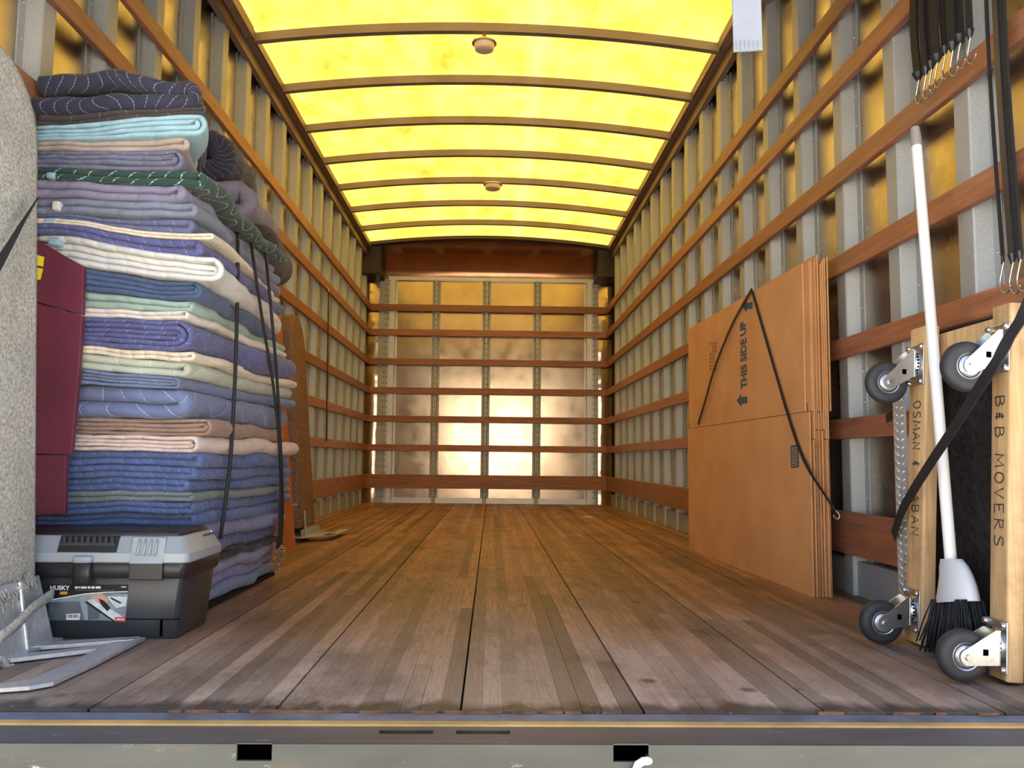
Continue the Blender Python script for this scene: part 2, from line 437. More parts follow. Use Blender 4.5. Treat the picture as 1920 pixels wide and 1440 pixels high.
# far wall
wb = MB().box((-1.29,7.09,-.05), (1.29,7.11,2.62)).build('wall_back', 'skin_back', kind='structure')
xs = [(-1.0+.041-.02), -.535, -.012, .512, 1.035]
XS = [PY(p, 700, 7.06).x for p in (733, 816, 911, 1007, 1105)]
for a, b in zip(XS[:-1], XS[1:]):
    MB().box((a+.001,7.0865,.0), (b-.001,7.0895,2.28)).build('panel', 'skin_back', wb)
for i, x in enumerate(XS):
    wv = .032 if i in (0,4) else .022
    prof = [(x-wv-.02,7.0865),(x-wv-.02,7.083),(x-wv,7.083),(x-wv+.006,7.046),(x+wv-.006,7.046),(x+wv,7.083),(x+wv+.02,7.083),(x+wv+.02,7.0865)]
    MB().loft([[(px,py,z) for px, py in prof] for z in (0,2.27)], True).build('stud', 'galv' if 0 < i < 4 else 'alu', wb, 30)
for x0, x1 in ((-1.12,XS[0]-.055),(XS[4]+.055,1.12)):
    MB().box((x0,7.06,0), (x1,7.088,2.27)).build('perforated_strip', 'galv', wb)
rv = MB()
for x in (XS[0]-.075, XS[0]-.045, XS[1], XS[2]+.014, XS[2]-.014, XS[3], XS[4]+.045, XS[4]+.08):
    yy = 7.059 if x in (XS[0]-.075, XS[4]+.08) else (7.045 if abs(x-XS[2]) < .1 or x in (XS[1], XS[3]) else 7.082)
    for k in range(1, 38): rv.lathe((x, yy, k*.06), (0,-1,0), [(.006,0),(.005,.002),(.003,.003)], 6)
rv.build('rivets', 'cowl_dark', wb, 60, kind='stuff')
for i, (a, b) in enumerate(ZF):
    MB().box((-1.199,YB,a), (1.199,YB+.02,b)).build('slat', 'slat_back', wb, None, .0025)
MB().box((-1.03,7.05,2.262), (1.08,7.086,2.30)).build('top_trim', 'alu', wb)
MB().box((-1.1,7.07,0), (1.12,7.0885,.055)).build('kick_strip', 'alu', wb)
# curved cowl between roof and far wall
cw = MB(); rings = []
for i in range(13):
    a = math.radians(90*i/12); rings.append((7.085-.45+.45*math.sin(a), 2.30+.30*math.cos(a)))
cw.loft([[(x,y,z) for y, z in rings] for x in (-1.09,-.5,0,.5,1.09)], False, False).build('cowl', 'cowl', wb, 180)
for sx in (-1, 1):
    MB().box((sx*1.07,6.72,2.25), (sx*1.268,7.09,2.56)).build('corner_bracket', 'cowl_dark', wb, None, .01)
# roof: translucent sheet, bows, lamps
def bowz(x): return 2.515+.08*(1-(x/1.17)**2)
rf = MB(); nx = 25
def rz(x): return bowz(x)+.022
rf.loft([[(-1.27+2.54*i/(nx-1), y, rz(-1.27+2.54*i/(nx-1))) for i in range(nx)] for y in (-.05,1,2,3,4,5,6,6.66)], False, False)
roof_o = rf.build('ceiling', 'roof_sheet', kind='structure'); roof_o.data.shade_smooth()
MB().loft([[(x, y, rz(x)+dz) for x in [-1.16+2.32*i/16 for i in range(17)]] for y, dz in ((6.58,-.035),(6.58,-.004),(6.68,-.004),(6.68,-.035))], False, False).build('header_strip', 'cowl_dark', roof_o)
for k in range(-4, 7):
    y = 2.6+.575*k
    m = MB(); X = [-1.165+2.33*i/24 for i in range(25)]
    m.loft([[(x, y-.018, bowz(x)-.026), (x, y+.018, bowz(x)-.026), (x, y+.018, bowz(x)+.018), (x, y-.018, bowz(x)+.018)] for x in X], True)
    m.build('roof_bow', 'bow', roof_o)
# rear door frame and sill, bumper
MB().box((-1.29,-.05,2.30), (1.29,-.03,2.7)).build('trim_3', 'galv', kind='structure')
simple('door_panel', (150,138,124), .5, 0, .12, 4)
door = MB().tube([(-1.1,.06,DOORZ),(1.1,.06,DOORZ)], .012, 8).build('door_1', 'rubber', kind='structure')
prof = [(.06,DOORZ),(.06,2.10),(.10,2.27),(.20,2.385),(.36,2.44),(.92,2.452),(1.48,2.452),(2.03,2.452)]
for (ya, za), (yb, zb) in zip(prof[:-1], prof[1:]):
    dn = Vector((0, -(zb-za), yb-ya)).normalized()*.02
    MB().hexa([(-1.11,ya,za+.001),(1.11,ya,za+.001),(1.11,yb-.002,zb),(-1.11,yb-.002,zb),(-1.11,ya+dn.y,za+dn.z),(1.11,ya+dn.y,za+dn.z),(1.11,yb-.002+dn.y,zb+dn.z),(-1.11,yb-.002+dn.y,zb+dn.z)]).build('panel', 'door_panel', door)
for sx in (-1, 1):
    MB().box((sx*1.12,.3,2.425), (sx*1.125,2.42,2.475)).box((sx*1.125,.3,2.425), (sx*1.16,2.42,2.43)).box((sx*1.125,.3,2.47), (sx*1.16,2.42,2.475)).box((sx*1.155,2.2,2.475),(sx*1.165,2.24,2.5)).build('track', 'rail', door)
for i, sx in enumerate((-1, 1)):
    MB().box((sx*1.2,-.05,-.05), (sx*1.3,-.03,2.3)).build('trim_%d' % (4+i), 'galv', kind='structure')
sill = MB().box((-1.3,-.05,-.06), (1.3,-.001,-.003)).build('trim_6', 'sill_blue', kind='structure', bevel=.004)
MB().box((-1.3,-.0715,-.06), (1.3,-.0505,-.001)).build('yellow_strip', 'sill_yellow', sill, None, .002)
ru = MB()
for k in range(40):
    x = random.choice((random.uniform(-.5,-.22), random.uniform(-.15,.12), random.uniform(-.3,1.1))); L = random.uniform(.006,.03); n = 7
    ru.prism([(x+L*math.cos(2*math.pi*q/n)*random.uniform(.6,1.1), -.003+.004*math.sin(2*math.pi*q/n)*random.uniform(.4,1.3), -.003) for q in range(n)], (0,0,.0035+random.uniform(0,.001)))
ru.build('rust_flakes', 'rust', sill, kind='stuff')
# dark ledge with slots: built as strips around the openings
def plate_holes(x0, x1, y0, y1, z0, z1, holes, ax):   # holes: (a,b,c,d) in x and y(or z)
    m = MB(); hx = sorted(holes); cur = x0
    for (a, b, c, d) in hx:
        if ax == 'top':
            m.box((cur,y0,z0),(a,y1,z1)); m.box((a,y0,z0),(b,c,z1)); m.box((a,d,z0),(b,y1,z1))
        else:
            m.box((cur,y0,z0),(a,y1,z1)); m.box((a,y0,z0),(b,y1,c)); m.box((a,y0,d),(b,y1,z1))
        cur = b
    m.box((cur,y0,z0),(x1,y1,z1)); return m
YF = -.152
def fx(px, py): return PZ(px, py, -.004).x
s1 = (fx(711,1372), fx(812,1372), PZ(760,1376,-.004).y, PZ(760,1368,-.004).y)
s2 = (fx(855,1372), fx(956,1372), s1[2], s1[3])
plate_holes(-1.3, 1.3, YF, -.072, -.006, -.004, [s1, s2], 'top').build('ledge', 'sill_dark', sill)
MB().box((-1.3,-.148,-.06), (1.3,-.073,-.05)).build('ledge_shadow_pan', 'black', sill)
bp = lambda px, py: PY(px, py, YF)
h1 = (bp(446,1400).x, bp(512,1400).x, bp(480,1424).z, bp(480,1391).z)
h2 = (bp(1149,1400).x, bp(1215,1400).x, bp(1180,1426).z, bp(1180,1392).z)
bump_o = plate_holes(-1.3, 1.3, YF-.006, YF, -.22, -.004, [h1, h2], 'front').build('bumper', 'bumper_paint')
tag(bump_o, 'grey painted steel rear bumper beam with two square holes under floor edge', 'bumper')
MB().box((-1.29,-.1,-.2), (1.29,-.09,-.02)).build('inner_panel', 'black', bump_o)  # black sheet set behind the bumper holes so they read dark
c = bp(1203, 1440)
hk = MB().tube([(c.x-.012,YF-.012,c.z-.05),(c.x-.012,YF-.014,c.z+.0),(c.x-.008,YF-.014,c.z+.010),(c.x,YF-.012,c.z+.014),(c.x+.010,YF-.004,c.z+.012),(c.x+.014,YF+.02,c.z+.009)], .006, 10).build('hook', 'broom_white', smooth=180)
tag(hk, 'small white bent hook hanging in right bumper hole', 'hook')

# ================================================================== CEILING LAMPS
def dome(px, py, Y, r, stem, label):
    c = PY(px, py, Y); t = thing('ceiling_lamp', (c.x, c.y, c.z-.03), label, 'lamp', 'dome lamps under the roof')
    MB().lathe((c.x,c.y,c.z), (0,0,1), [(r*.98,.012),(r*1.18,.006),(r*1.2,0),(r*1.0,-.004)], 32).build('rim', 'galv_bright', t, 40)
    MB().lathe((c.x,c.y,c.z), (0,0,-1), [(r*.98,0),(r*.96,.02),(r*.9,.032),(r*.7,.038),(r*.3,.040),(.004,.041)], 32).build('lens', 'lamp_lens', t, 60)
    zt = bowz(c.x)-.012
    if stem: MB().cyl((c.x,c.y,c.z+.01), (c.x,c.y+.0,zt), .009).build('stem', 'rail', t, 40)
    else: MB().cyl((c.x,c.y,c.z+.008), (c.x,c.y,zt), .05).build('base', 'rail', t, 40)
dome(908, 82, 2.6, .052, True, 'pale round ceiling lamp hanging on a stem from the nearest roof bow')
dome(924, 347, 4.9, .062, False, 'small round ceiling lamp fixed flat against the fifth roof bow')
c0 = PY(1376, 97, .03); c1 = PY(1430, 94, .03)
m = MB().hexa([(c0.x,.03,c0.z),(c1.x,.03,c1.z),(c1.x,.034,c1.z),(c0.x,.034,c0.z),(c0.x-.002,.044,DOORZ+.03),(c1.x-.002,.044,DOORZ+.03),(c1.x-.002,.048,DOORZ+.03),(c0.x-.002,.048,DOORZ+.03)])
ps = tag(m.build('pull_strap', 'plate_white'), 'flat whitish pull strap hanging into view at the top edge', 'strap')
m = MB()
for k in range(6):
    x = c0.x+(c1.x-c0.x)*(k+.7)/6.6; m.box((x-.0012,.0285,c0.z+.004), (x+.0012,.0305,c0.z+.022))
m.build('crimp_ridges', 'plate_white', ps)

# ================================================================== BLANKETS
fabric('f_navy_dark', (48,50,72), (170,172,190), .034, .018, .13, .05)
fabric('f_brown_dark', (66,58,60), (140,132,128), .07, .03, .2, .025)
fabric('f_cyan', (128,176,192), None, .06, .01, .2)
fabric('f_beige', (160,142,130), None, .05, .015, .15)
fabric('f_greynavy', (98,102,130), (150,152,172), .05, .018, .15, .035)
fabric('f_green', (40,74,66), (206,216,206), .05, .028, .15, .07)
fabric('f_purple', (124,120,150), (150,148,170), .06, .02, .16, .03)
fabric('f_greyblue', (112,122,146), (146,154,172), .07, .02, .16, .03)
fabric('f_slate', (88,98,140), (160,166,190), .05, .02, .14, .04)
fabric('f_cream', (212,198,170), None, .035, .005, .2)
fabric('f_blue', (82,98,150), (168,176,205), .045, .02, .13, .045)
fabric('f_white', (198,198,194), None, .05, .012, .2)
fabric('f_dkblue', (58,84,126), (100,120,150), .05, .016, .15, .025)
fabric('f_sage', (138,168,154), None, .07, .02, .2)
fabric('f_ecru', (206,196,186), None, .05, .01, .15)
fabric('f_indigo', (78,84,142), (160,164,200), .045, .02, .14, .045)
fabric('f_palesage', (172,180,158), (226,226,214), .09, .03, .2, .025)
fabric('f_bluegrey', (98,114,152), (140,150,178), .05, .01, .18, .03)
fabric('f_wave', (96,112,156), (214,220,230), .075, .035, .22, .03)
fabric('f_brown', (150,118,100), (176,146,126), .05, .015, .15, .03)
fabric('f_pink', (202,180,168), (218,200,190), .05, .015, .15, .03)
fabric('f_royal', (66,92,150), (150,170,215), .036, .02, .13, .04)
fabric('f_greengrey', (106,120,124), (170,176,180), .07, .03, .18, .03)
fabric('f_violet', (112,112,160), (160,160,196), .05, .02, .14, .04)
fabric('f_black', (36,36,40))
YS = .83
def ysf(py): return .85-.135*max(0, 1-(py-130)/1000)   # the stack leans out a little towards its top
def zpx(px, py): return PY(px, py, ysf(py)).z
def nz(x, y, z, s=1.): return noise.noise(Vector((x*s, y*s, z*s)))
def blanket(mat, n, zL, zR, x0, x1, x1b, y0, y1, seed, label, hump=0., name='moving_blanket', grp='folded moving blankets in the tall stack', open_=1.0, side_z=None):
    """a folded quilt: n nested U-folds, closed fold on the right, open edges on the left"""
    b = MB(); b.uv = []
    NX = 17; NTURN = 9; NY = 15
    def surf(x, y, t):      # height at fraction t of the blanket's own thickness
        u = (x-x0)/(x1-x0); u = max(0, min(1, u)); us = u*u*(3-2*u)
        zb = zL[0]+(zR[0]-zL[0])*us; zt = zL[1]+(zR[1]-zL[1])*us
        return zb+(zt-zb)*t
    for k in range(n):
        lay = (zR[1]-zR[0])/(2*n)
        path = []
        hR = zR[1]-zR[0]; rad = hR/2*(1-(2*k+1)/(2*n)); xc = x1-hR/2*open_
        for i in range(NX): path.append(('t', x0+.012*random.random()+(xc-x0)*i/(NX-1)))
        for i in range(1, NTURN): path.append(('a', math.pi/2-math.pi*i/NTURN))
        for i in range(NX): path.append(('b', xc-(xc-x0)*i/(NX-1)))
        tt_top = 1-(k+.5)/(2*n); tt_bot = (k+.5)/(2*n)
        # cross section ring in (normal, y)
        ring = []
        m = NY
        for j in range(m): ring.append((.5, (j+.0)/(m-1)))
        for a in (60, 20, -20, -60): ring.append((.5*math.sin(math.radians(a)), ('back', math.cos(math.radians(a)))))
        for j in range(m): ring.append((-.5, 1-(j+.0)/(m-1)))
        for a in (-66, -36, 0, 36, 66): ring.append((.5*math.sin(math.radians(a)), ('front', math.cos(math.radians(a)))))
        rings = []; ulen = 0; last = None
        offy = random.uniform(-.008, .008)
        for q, (kind, val) in enumerate(path):
            R = []
            for (a, yy) in ring:
                def zpair(x, y):
                    zt, zb = surf(x, y, tt_top), surf(x, y, tt_bot); return zt, zb
                h_here = None
                if kind in 'tb':
                    x = val; hx = surf(x,0,1)-surf(x,0,0); th = hx/(2*n)*1.0
                    zc = surf(x,0,tt_top if kind == 't' else tt_bot); nx_, nz_ = 0, (1 if kind == 't' else -1)
                else:
                    th = lay*1.0; zm = surf(xc,0,.5); x = xc+rad*math.cos(val)*open_*1.0; zc = zm+rad*math.sin(val); nx_, nz_ = math.cos(val), math.sin(val)
                fy = y0+.026*nz(x*4+seed, seed*3.1, k+tt_top*5)+.008*nz(x*17, seed, k)+offy; by = y1+.02*nz(x*4, seed*1.7, 3)
                if isinstance(yy, tuple):
                    y = by-th*.4+yy[1]*th*.4 if yy[0] == 'back' else fy+th*.75-yy[1]*th*.75
                else: y = fy+th*.75+(by-th*.4-fy-th*.75)*yy
                X = x+nx_*a*th; Z = zc+nz_*a*th
                # skew of the fold line front to back, soft sag
                ty = (y-y0)/(y1-y0); u = max(0, min(1, (X-x0)/(x1-x0)))
                X += u*u*(x1b-x1)*ty + u*u*(.030*nz(y*4, seed*2.3, 1)+.012*nz(y*13, seed*1.3, Z*6)+.012*nz(seed*7.7, k*2.1, .3))
                wob = .010*nz(X*4, y*4, Z*5)+.005*nz(X*11, y*11, Z*9)+.0025*nz(X*16+seed, y*9, k*3.)
                if side_z: Z += side_z*ty*u
                Z += wob + hump*max(0, kind == 't')*(nz(X*6+seed, y*4, 0)+.3)*min(1, u*8)*min(1, (1-u)*6)
                Z = max(Z, .0125); R.append((X, y, Z))
                b.uv.append((0, 0))
            if last is not None: ulen += (Vector(R[3])-Vector(last)).length
            last = R[3]; base = len(b.uv)-len(R); v = 0
            for j in range(len(R)):
                if j: v += (Vector(R[j])-Vector(R[j-1])).length
                b.uv[base+j] = (ulen+seed*.137+k*.4, v)
            rings.append(R)
        b.loft(rings, True)
    o = b.build(name, mat, smooth=180)
    return tag(o, label, 'blanket', grp)
# material, folds, left px (top,bottom), right px (top,bottom), px of fold at front, px of fold at back, label
BL = [
 ('f_navy_dark',1,(128,211),(142,199),381,418,'dark navy quilted moving blanket, topmost of the stack'),
 ('f_brown_dark',1,(211,237),(199,212),381,428,'dark brown moving blanket right under the topmost navy one'),
 ('f_cyan',2,(237,267),(208,252),386,440,'pale aqua moving blanket with a wide rolled fold'),
 ('f_beige',1,(267,285),(252,278),352,432,'thin taupe moving blanket under the pale aqua one'),
 ('f_greynavy',2,(285,318),(278,317),354,440,'grey-navy moving blanket above the dark green one'),
 ('f_green',1,(318,338),(317,346),392,524,'dark green moving blanket with white squiggle stitching'),
 ('f_purple',1,(338,371),(346,376),352,505,'faded purple moving blanket just under the dark green one'),
 ('f_greyblue',1,(371,402),(376,404),380,516,'grey-blue moving blanket with a torn spot and white corner tags'),
 ('f_slate',1,(402,412),(404,436),374,520,'slate blue moving blanket above the thin cream one'),
 ('f_cream',1,(412,422),(436,450),404,522,'thin cream moving blanket in the upper half of the stack'),
 ('f_indigo',1,(422,440),(450,484),390,528,'blue moving blanket resting on the bright white one'),
 ('f_white',2,(440,492),(484,530),424,524,'bright white moving blanket in the upper half of the stack'),
 ('f_dkblue',2,(492,536),(530,563),394,528,'deep blue moving blanket just below the bright white one'),
 ('f_sage',1,(536,572),(563,584),362,530,'sage green moving blanket in the middle of the stack'),
 ('f_ecru',1,(572,592),(584,600),374,540,'off-white moving blanket under the sage green one'),
 ('f_indigo',3,(592,650),(600,660),362,553,'thick indigo moving blanket of many layers above the pale cream pair'),
 ('f_cream',1,(650,664),(660,678),378,552,'cream moving blanket under the thick indigo one'),
 ('f_palesage',1,(664,694),(678,706),358,551,'pale sage moving blanket with white wave stitching'),
 ('f_bluegrey',2,(694,722),(706,728),348,549,'blue-grey moving blanket under the pale sage one'),
 ('f_wave',1,(722,782),(728,782),356,549,'slate blue moving blanket with bold white wave stitching'),
 ('f_brown',2,(782,812),(782,814),402,540,'brown moving blanket in the lower half of the stack'),
 ('f_pink',2,(812,842),(814,848),378,560,'pinkish beige moving blanket under the brown one'),
 ('f_royal',1,(842,872),(848,878),378,553,'royal blue moving blanket directly under the pinkish beige one'),
 ('f_royal',1,(872,898),(878,902),368,548,'royal blue moving blanket second below the pinkish beige one'),
 ('f_royal',1,(898,924),(902,926),360,548,'royal blue moving blanket lying on the grey-green one'),
 ('f_greengrey',1,(924,947),(926,944),366,546,'grey-green moving blanket low in the stack'),
 ('f_royal',1,(947,968),(944,966),364,545,'royal blue moving blanket directly under the grey-green one'),
 ('f_royal',1,(968,990),(966,990),364,544,'royal blue moving blanket just above the toolbox lid level'),
 ('f_violet',1,(990,1022),(990,1022),372,540,'violet blue moving blanket behind the toolbox lid'),
 ('f_indigo',1,(1022,1052),(1022,1052),368,536,'indigo moving blanket above the black one near the floor'),
 ('f_black',1,(1052,1068),(1052,1068),366,536,'thin black moving blanket near the floor'),
 ('f_purple',1,(1068,1094),(1068,1094),366,532,'pale purple moving blanket under the thin black one'),
 ('f_violet',1,(1094,1119),(1094,1119),364,530,'violet moving blanket second from the floor'),
 ('f_bluegrey',1,(1119,1142.5),(1119,1142.5),364,530,'pale blue moving blanket lying on the floor under the stack'),
]
for i, (mt, n, L, R, xf, xb, lab) in enumerate(BL):
    zl = (zpx(130, L[1]), zpx(130, L[0])); zr = (zpx(345, R[1]), zpx(345, R[0]))
    if i == len(BL)-1: zl = (0.012, zl[1]); zr = (0.012, zr[1])
    ym = (L[0]+R[1])/2
    ysi = ysf(ym); x1 = PY(xf, ym, ysi+.02).x; yb = 1.66 if i > 4 else (1.3, 1.3, 1.06, 1.6, 1.62)[i]
    x1b = PY(xb, 700, yb).x
    if i < 3: x1b = PY(xf-10 if i == 2 else xf+4, 300, yb).x
    bo = blanket(mt, n, zl, zr, -1.19, x1, x1b, ysi, yb, i*1.37+.5, lab, hump=.035 if i == 0 else 0)
# corner tags / bindings sewn on some blankets
def binding(bname, px, py, w, h, mat, d=.01):
    o = [q for q in bpy.data.objects if q.get('label') == bname][0]
    ys = ysf(py); c = PY(px, py, ys-.003); k = PY(px+w, py+h, ys-.003)
    MB().box((c.x, ys-.010, k.z), (k.x, ys+.03, c.z)).build('binding', mat, o, 60, .005)
binding(BL[5][6], 88, 323, 17, 12, 'f_cyan'); binding(BL[7][6], 99, 377, 14, 18, 'f_ecru')
binding(BL[9][6], 84, 409, 22, 9, 'f_cyan'); binding(BL[11][6], 92, 446, 20, 14, 'f_cyan')
o6 = [q for q in bpy.data.objects if q.get('label') == BL[5][6]][0]
c = PY(516, 470, 1.665); MB().tube([(c.x-.03,1.667,c.z-.042),(c.x+.0,1.668,c.z-.03),(c.x+.008,1.668,c.z-.005),(c.x-.004,1.668,c.z+.02)], .008, 8).build('binding', 'f_cyan', o6, 180)
# second pile right behind, seen over the back of the first
zb = 0.012
for i, (h, x1, mt, lab) in enumerate(((.29,-.98,'f_slate',None),(.29,-.98,'f_royal',None),(.29,-.98,'f_indigo',None),(.28,-.98,'f_greynavy',None),
        (.17,-.80,'f_brown_dark','grey-brown moving blanket bulging behind the dark green one'),(.14,-.875,'f_purple','dusty purple moving blanket on the pile behind the stack'),(.22,-.955,'f_navy_dark','crumpled black-navy moving blanket on top behind the stack'))):
    lab = lab or 'bulky folded moving blanket in the pile hidden behind the stack'
    blanket(mt, 1 if i > 3 else 2, (zb, zb+h), (zb, zb+h), -1.19, x1, x1-.03, 1.70, 2.20, 50+i*1.9, lab, hump=.03 if i > 4 else 0, grp='folded moving blankets in the pile behind')
    zb += h
# thin black sheet added under the stack for its dark lower edge
tag(MB().box((-1.19,.84,0), (-.74,1.67,.012)).box((-1.19,1.70,0),(-.98,2.2,.012)).build('base_board', 'carpet_dark'), 'thin black board on the floor under the blanket stack', 'board')
# elastic cords over the side of the stack
def sidepts(pts, off=.0):
    out = []
    for (px, py, X) in pts: out.append(PX(px, py, X+.012))
    return out
def smoothpts(P, n=6):
    P = [Vector(p) for p in P]; out = []
    for i in range(len(P)-1):
        p0, p1, p2, p3 = P[max(i-1,0)], P[i], P[i+1], P[min(i+2,len(P)-1)]
        for k in range(n):
            t = k/n; out.append(.5*((2*p1)+(p2-p0)*t+(2*p0-5*p1+4*p2-p3)*t*t+(3*p1-3*p2+p3-p0)*t**3))
    return out+[P[-1]]
for lab, pts, r in (('black elastic cord down the middle of the blanket stack side',[(447,430,-.85),(446,458,-.742),(445,560,-.735),(441,700,-.725),(433,850,-.72),(424,930,-.725),(413,1010,-.735)],.0055),
               ('black elastic cord leaning from the green blanket to the stack corner',[(472,455,-.84),(474,478,-.735),(492,600,-.715),(512,720,-.70),(523,830,-.69),(527,950,-.70),(521,1035,-.715)],.005),
               ('black elastic cord nearest the back edge of the blanket stack',[(499,470,-.84),(500,495,-.73),(512,620,-.70),(520,720,-.695),(526,830,-.685),(530,950,-.695),(526,1035,-.71)],.005)):
    tag(MB().tube(smoothpts(sidepts(pts)), r, 8).build('elastic_cord', 'strap_black', smooth=180), lab, 'cord', 'cords around the blankets')
lp = smoothpts(sidepts([(527,905,-.688),(526,950,-.688),(524,1000,-.69),(522,1026,-.695)]))
lb = tag(MB().strip(lp, (0,1,0), .035, .006).build('webbing_strap', 'strap_black'), 'wide black webbing at the lower back corner of the stack', 'strap')
ch = thing('wire_tangle', PX(524, 1078, -.695), 'tangled steel wire with a hook hanging low on the blanket stack', 'wire')
m = MB(); P = []
for k in range(46):
    P.append(PX(524+9*math.sin(k*1.9)+3*math.sin(k*.7), 1024+k*.62+6*math.cos(k*1.3), -.69+.004*math.sin(k*2.7)))
m.tube(smoothpts(P, 3), .0018, 5); m.build('coil', 'hook_steel', ch, 180)
MB().tube(smoothpts([PX(523,1045,-.692),PX(522,1058,-.69),PX(524,1066,-.688),PX(521,1073,-.69),PX(515,1073,-.69)]), .0028, 6).build('hook', 'hook_steel', ch, 180)

# ================================================================== TOOLBOX
TB0, TB1 = PZ(335,1205).x, None
YT = PZ(335,1205).y+.022; XR = TB0-.002; XL = XR-.47; YBK = YT+.235; ZT = PY(345, 1029, YT).z
t = thing('toolbox', ((XL+XR)/2, (YT+YBK)/2, 0), 'black plastic toolbox with grey lid standing before the blanket stack', 'toolbox')
def trap(a, b, r, ins):    # tapered body: wider at top
    x0,y0,z0 = a; x1,y1,z1 = b
    def ring(z, i, rr):
        out = []
        for cx, cy, a0 in ((x1-rr-i,y1-rr-i,0),(x0+rr+i,y1-rr-i,90),(x0+rr+i,y0+rr+i,180),(x1-rr-i,y0+rr+i,270)):
            for k in range(4):
                th = math.radians(a0+30*k); out.append((cx+rr*math.cos(th), cy+rr*math.sin(th), z))
        return out
    return MB().loft([ring(z0, ins+.004, r), ring(z0+.006, ins, r), ring(z1-.002, 0, r), ring(z1, .002, r)], True)
zr = ZT-.032         # bottom of grey rim
trap((XL,YT,.0), (XR,YBK,zr), .014, .014).build('body', 'plastic_black', t, 50)
trap((XL-.008,YT-.010,zr-.036), (XR+.008,YBK+.008,zr), .016, .002).build('collar', 'plastic_dark', t, 50)
m = MB()
yr = YT-.014
# lid: rim then sloped deck
def lidring(z, i, rr=.02):
    out = []
    x0, x1, y0, y1 = XL-.012, XR+.012, YT-.014, YBK+.012
    for cx, cy, a0 in ((x1-rr-i,y1-rr-i,0),(x0+rr+i,y1-rr-i,90),(x0+rr+i,y0+rr+i,180),(x1-rr-i,y0+rr+i,270)):
        for k in range(4):
            th = math.radians(a0+30*k); out.append((cx+rr*math.cos(th), cy+rr*math.sin(th), z))
    return out
zt0 = zr+.024
m.loft([lidring(zr, .002), lidring(zr+.003, 0), lidring(zt0-.002, .001), lidring(zt0, .004), lidring(zt0+.032, .020), lidring(zt0+.036, .026)], True)
m.build('lid', 'plastic_grey', t, 35)
m = MB().loft([lidring(zt0+.034, .030, .012), lidring(zt0+.042, .032, .012), lidring(zt0+.046, .040, .01)], True); m.build('lid_tray', 'plastic_dark', t, 40)
def tbx(px): return PY(px, 1040, YT-.01).x
hx0, hx1 = tbx(108), tbx(218)
h = MB().hexa([(hx0,YT-.0135,zt0-.0),(hx1,YT-.0135,zt0),(hx1,YT+.03,zt0),(hx0,YT+.03,zt0),(hx0,YT+.002,zt0+.035),(hx1,YT+.002,zt0+.035),(hx1,YT+.03,zt0+.037),(hx0,YT+.03,zt0+.037)]).build('handle_recess', 'plastic_dark', t)
g = MB()
for k in range(9):
    x = hx0+.012+(hx1-hx0-.024)*k/8; g.box((x-.003,YT-.008,zt0+.02), (x+.003,YT+.01,zt0+.035))
g.box((hx0+.004,YT-.009,zt0+.014), (hx1-.004,YT,zt0+.021)); g.build('handle_ribs', 'rubber', h)
def latch(xa, xb):
    la = MB().box((xa,YT-.018,zr-.038), (xb,YT-.009,zr+.001)).build('latch_base', 'plastic_dark', t, None, .002)
    lt = MB().hexa([(xa,YT-.019,zr-.001),(xb,YT-.019,zr-.001),(xb,YT-.006,zr-.001),(xa,YT-.006,zr-.001),(xa,YT-.003,zt0+.034),(xb,YT-.003,zt0+.034),(xb,YT+.012,zt0+.036),(xa,YT+.012,zt0+.036)]).build('latch', 'plastic_grey', t, None, .002)
    for k in range(4):
        x = xa+(xb-xa)*(.24+.17*k); f0, f1 = .012, .052
        MB().tube([(x,YT-.0175,zr+.018),(x,YT-.0045,zt0+.030)], .0035, 8).build('rib', 'plastic_grey', lt, 180)
latch(tbx(245), tbx(308))
xa = tbx(142); xb = tbx(176)
MB().rbox((xa,YT-.026,zr-.05), (xb,YT-.004,zr+.0), .008).build('lug', 'plastic_dark', t, 50)
MB().rbox((xa-.002,YT-.028,zr-.0), (xb+.002,YT-.004,zr+.016), .008).build('lug_cap', 'plastic_grey', t, 50)
for px in (300, 312): pass
MB().box((XR-.052,YT+.004,.008), (XR-.049,YT+.016,.045)).build('foot_groove', 'black', t)
MB().box((XR-.135,YT+.0098,.045), (XR-.012,YT+.02,.047)).build('foot_seam', 'black', t)
# side clip on lid
MB().box((XR-.02,YBK-.10,zt0+.012), (XR-.004,YBK-.02,zt0+.03)).build('side_recess', 'lab_photo_dark', t)
MB().cyl((XR-.002,YBK-.028,zt0+.004), (XR-.010,YBK-.028,zt0+.034), .004).build('clip_pin', 'hook_steel', t, 40)
# printed label on the front, flat print just proud of the body
def yface(z): return YT+.014*(1-(z-.006)/(zr-.008))-.0008
def lab_pt(px, py, d=0.):
    q = PY(px, py, YT+.006); q = PY(px, py, yface(q.z)); q.y -= d; return q
def patch(name, pts, mat, parent, d):
    P = [lab_pt(x, y, d) for x, y in pts]
    return MB().prism(P, (0,.0006,0)).build(name, mat, parent)
lab = patch('label_sheet', [(92,1096),(240,1096),(240,1113),(92,1113)], 'lab_black', t, .0006)
arcp = [(92,1126),(120,1121),(160,1114),(200,1111),(240,1110)]
patch('label_picture', arcp+[(240,1120),(234,1166),(196,1163),(92,1163)], 'lab_photo', lab, .0006)
patch('label_edge', [(a, b-1.5) for a, b in arcp]+[(a, b+.3) for a, b in reversed(arcp)], 'paper_white', lab, .0012)
patch('label_band', [(92,1112)]+[(240,1112),(240,1110.5)]+[(a, b-1.2) for a, b in reversed(arcp)], 'lab_black', lab, .0009)
patch('label_toolbox', [(163,1126),(176,1122),(232,1157),(216,1164)], 'lab_light', lab, .0014)
patch('label_box_side', [(163,1126),(216,1164),(214,1166),(160,1130)], 'lab_black', lab, .0012)
patch('label_lid', [(200,1118),(238,1119),(236,1136),(218,1140)], 'lab_light', lab, .0013)
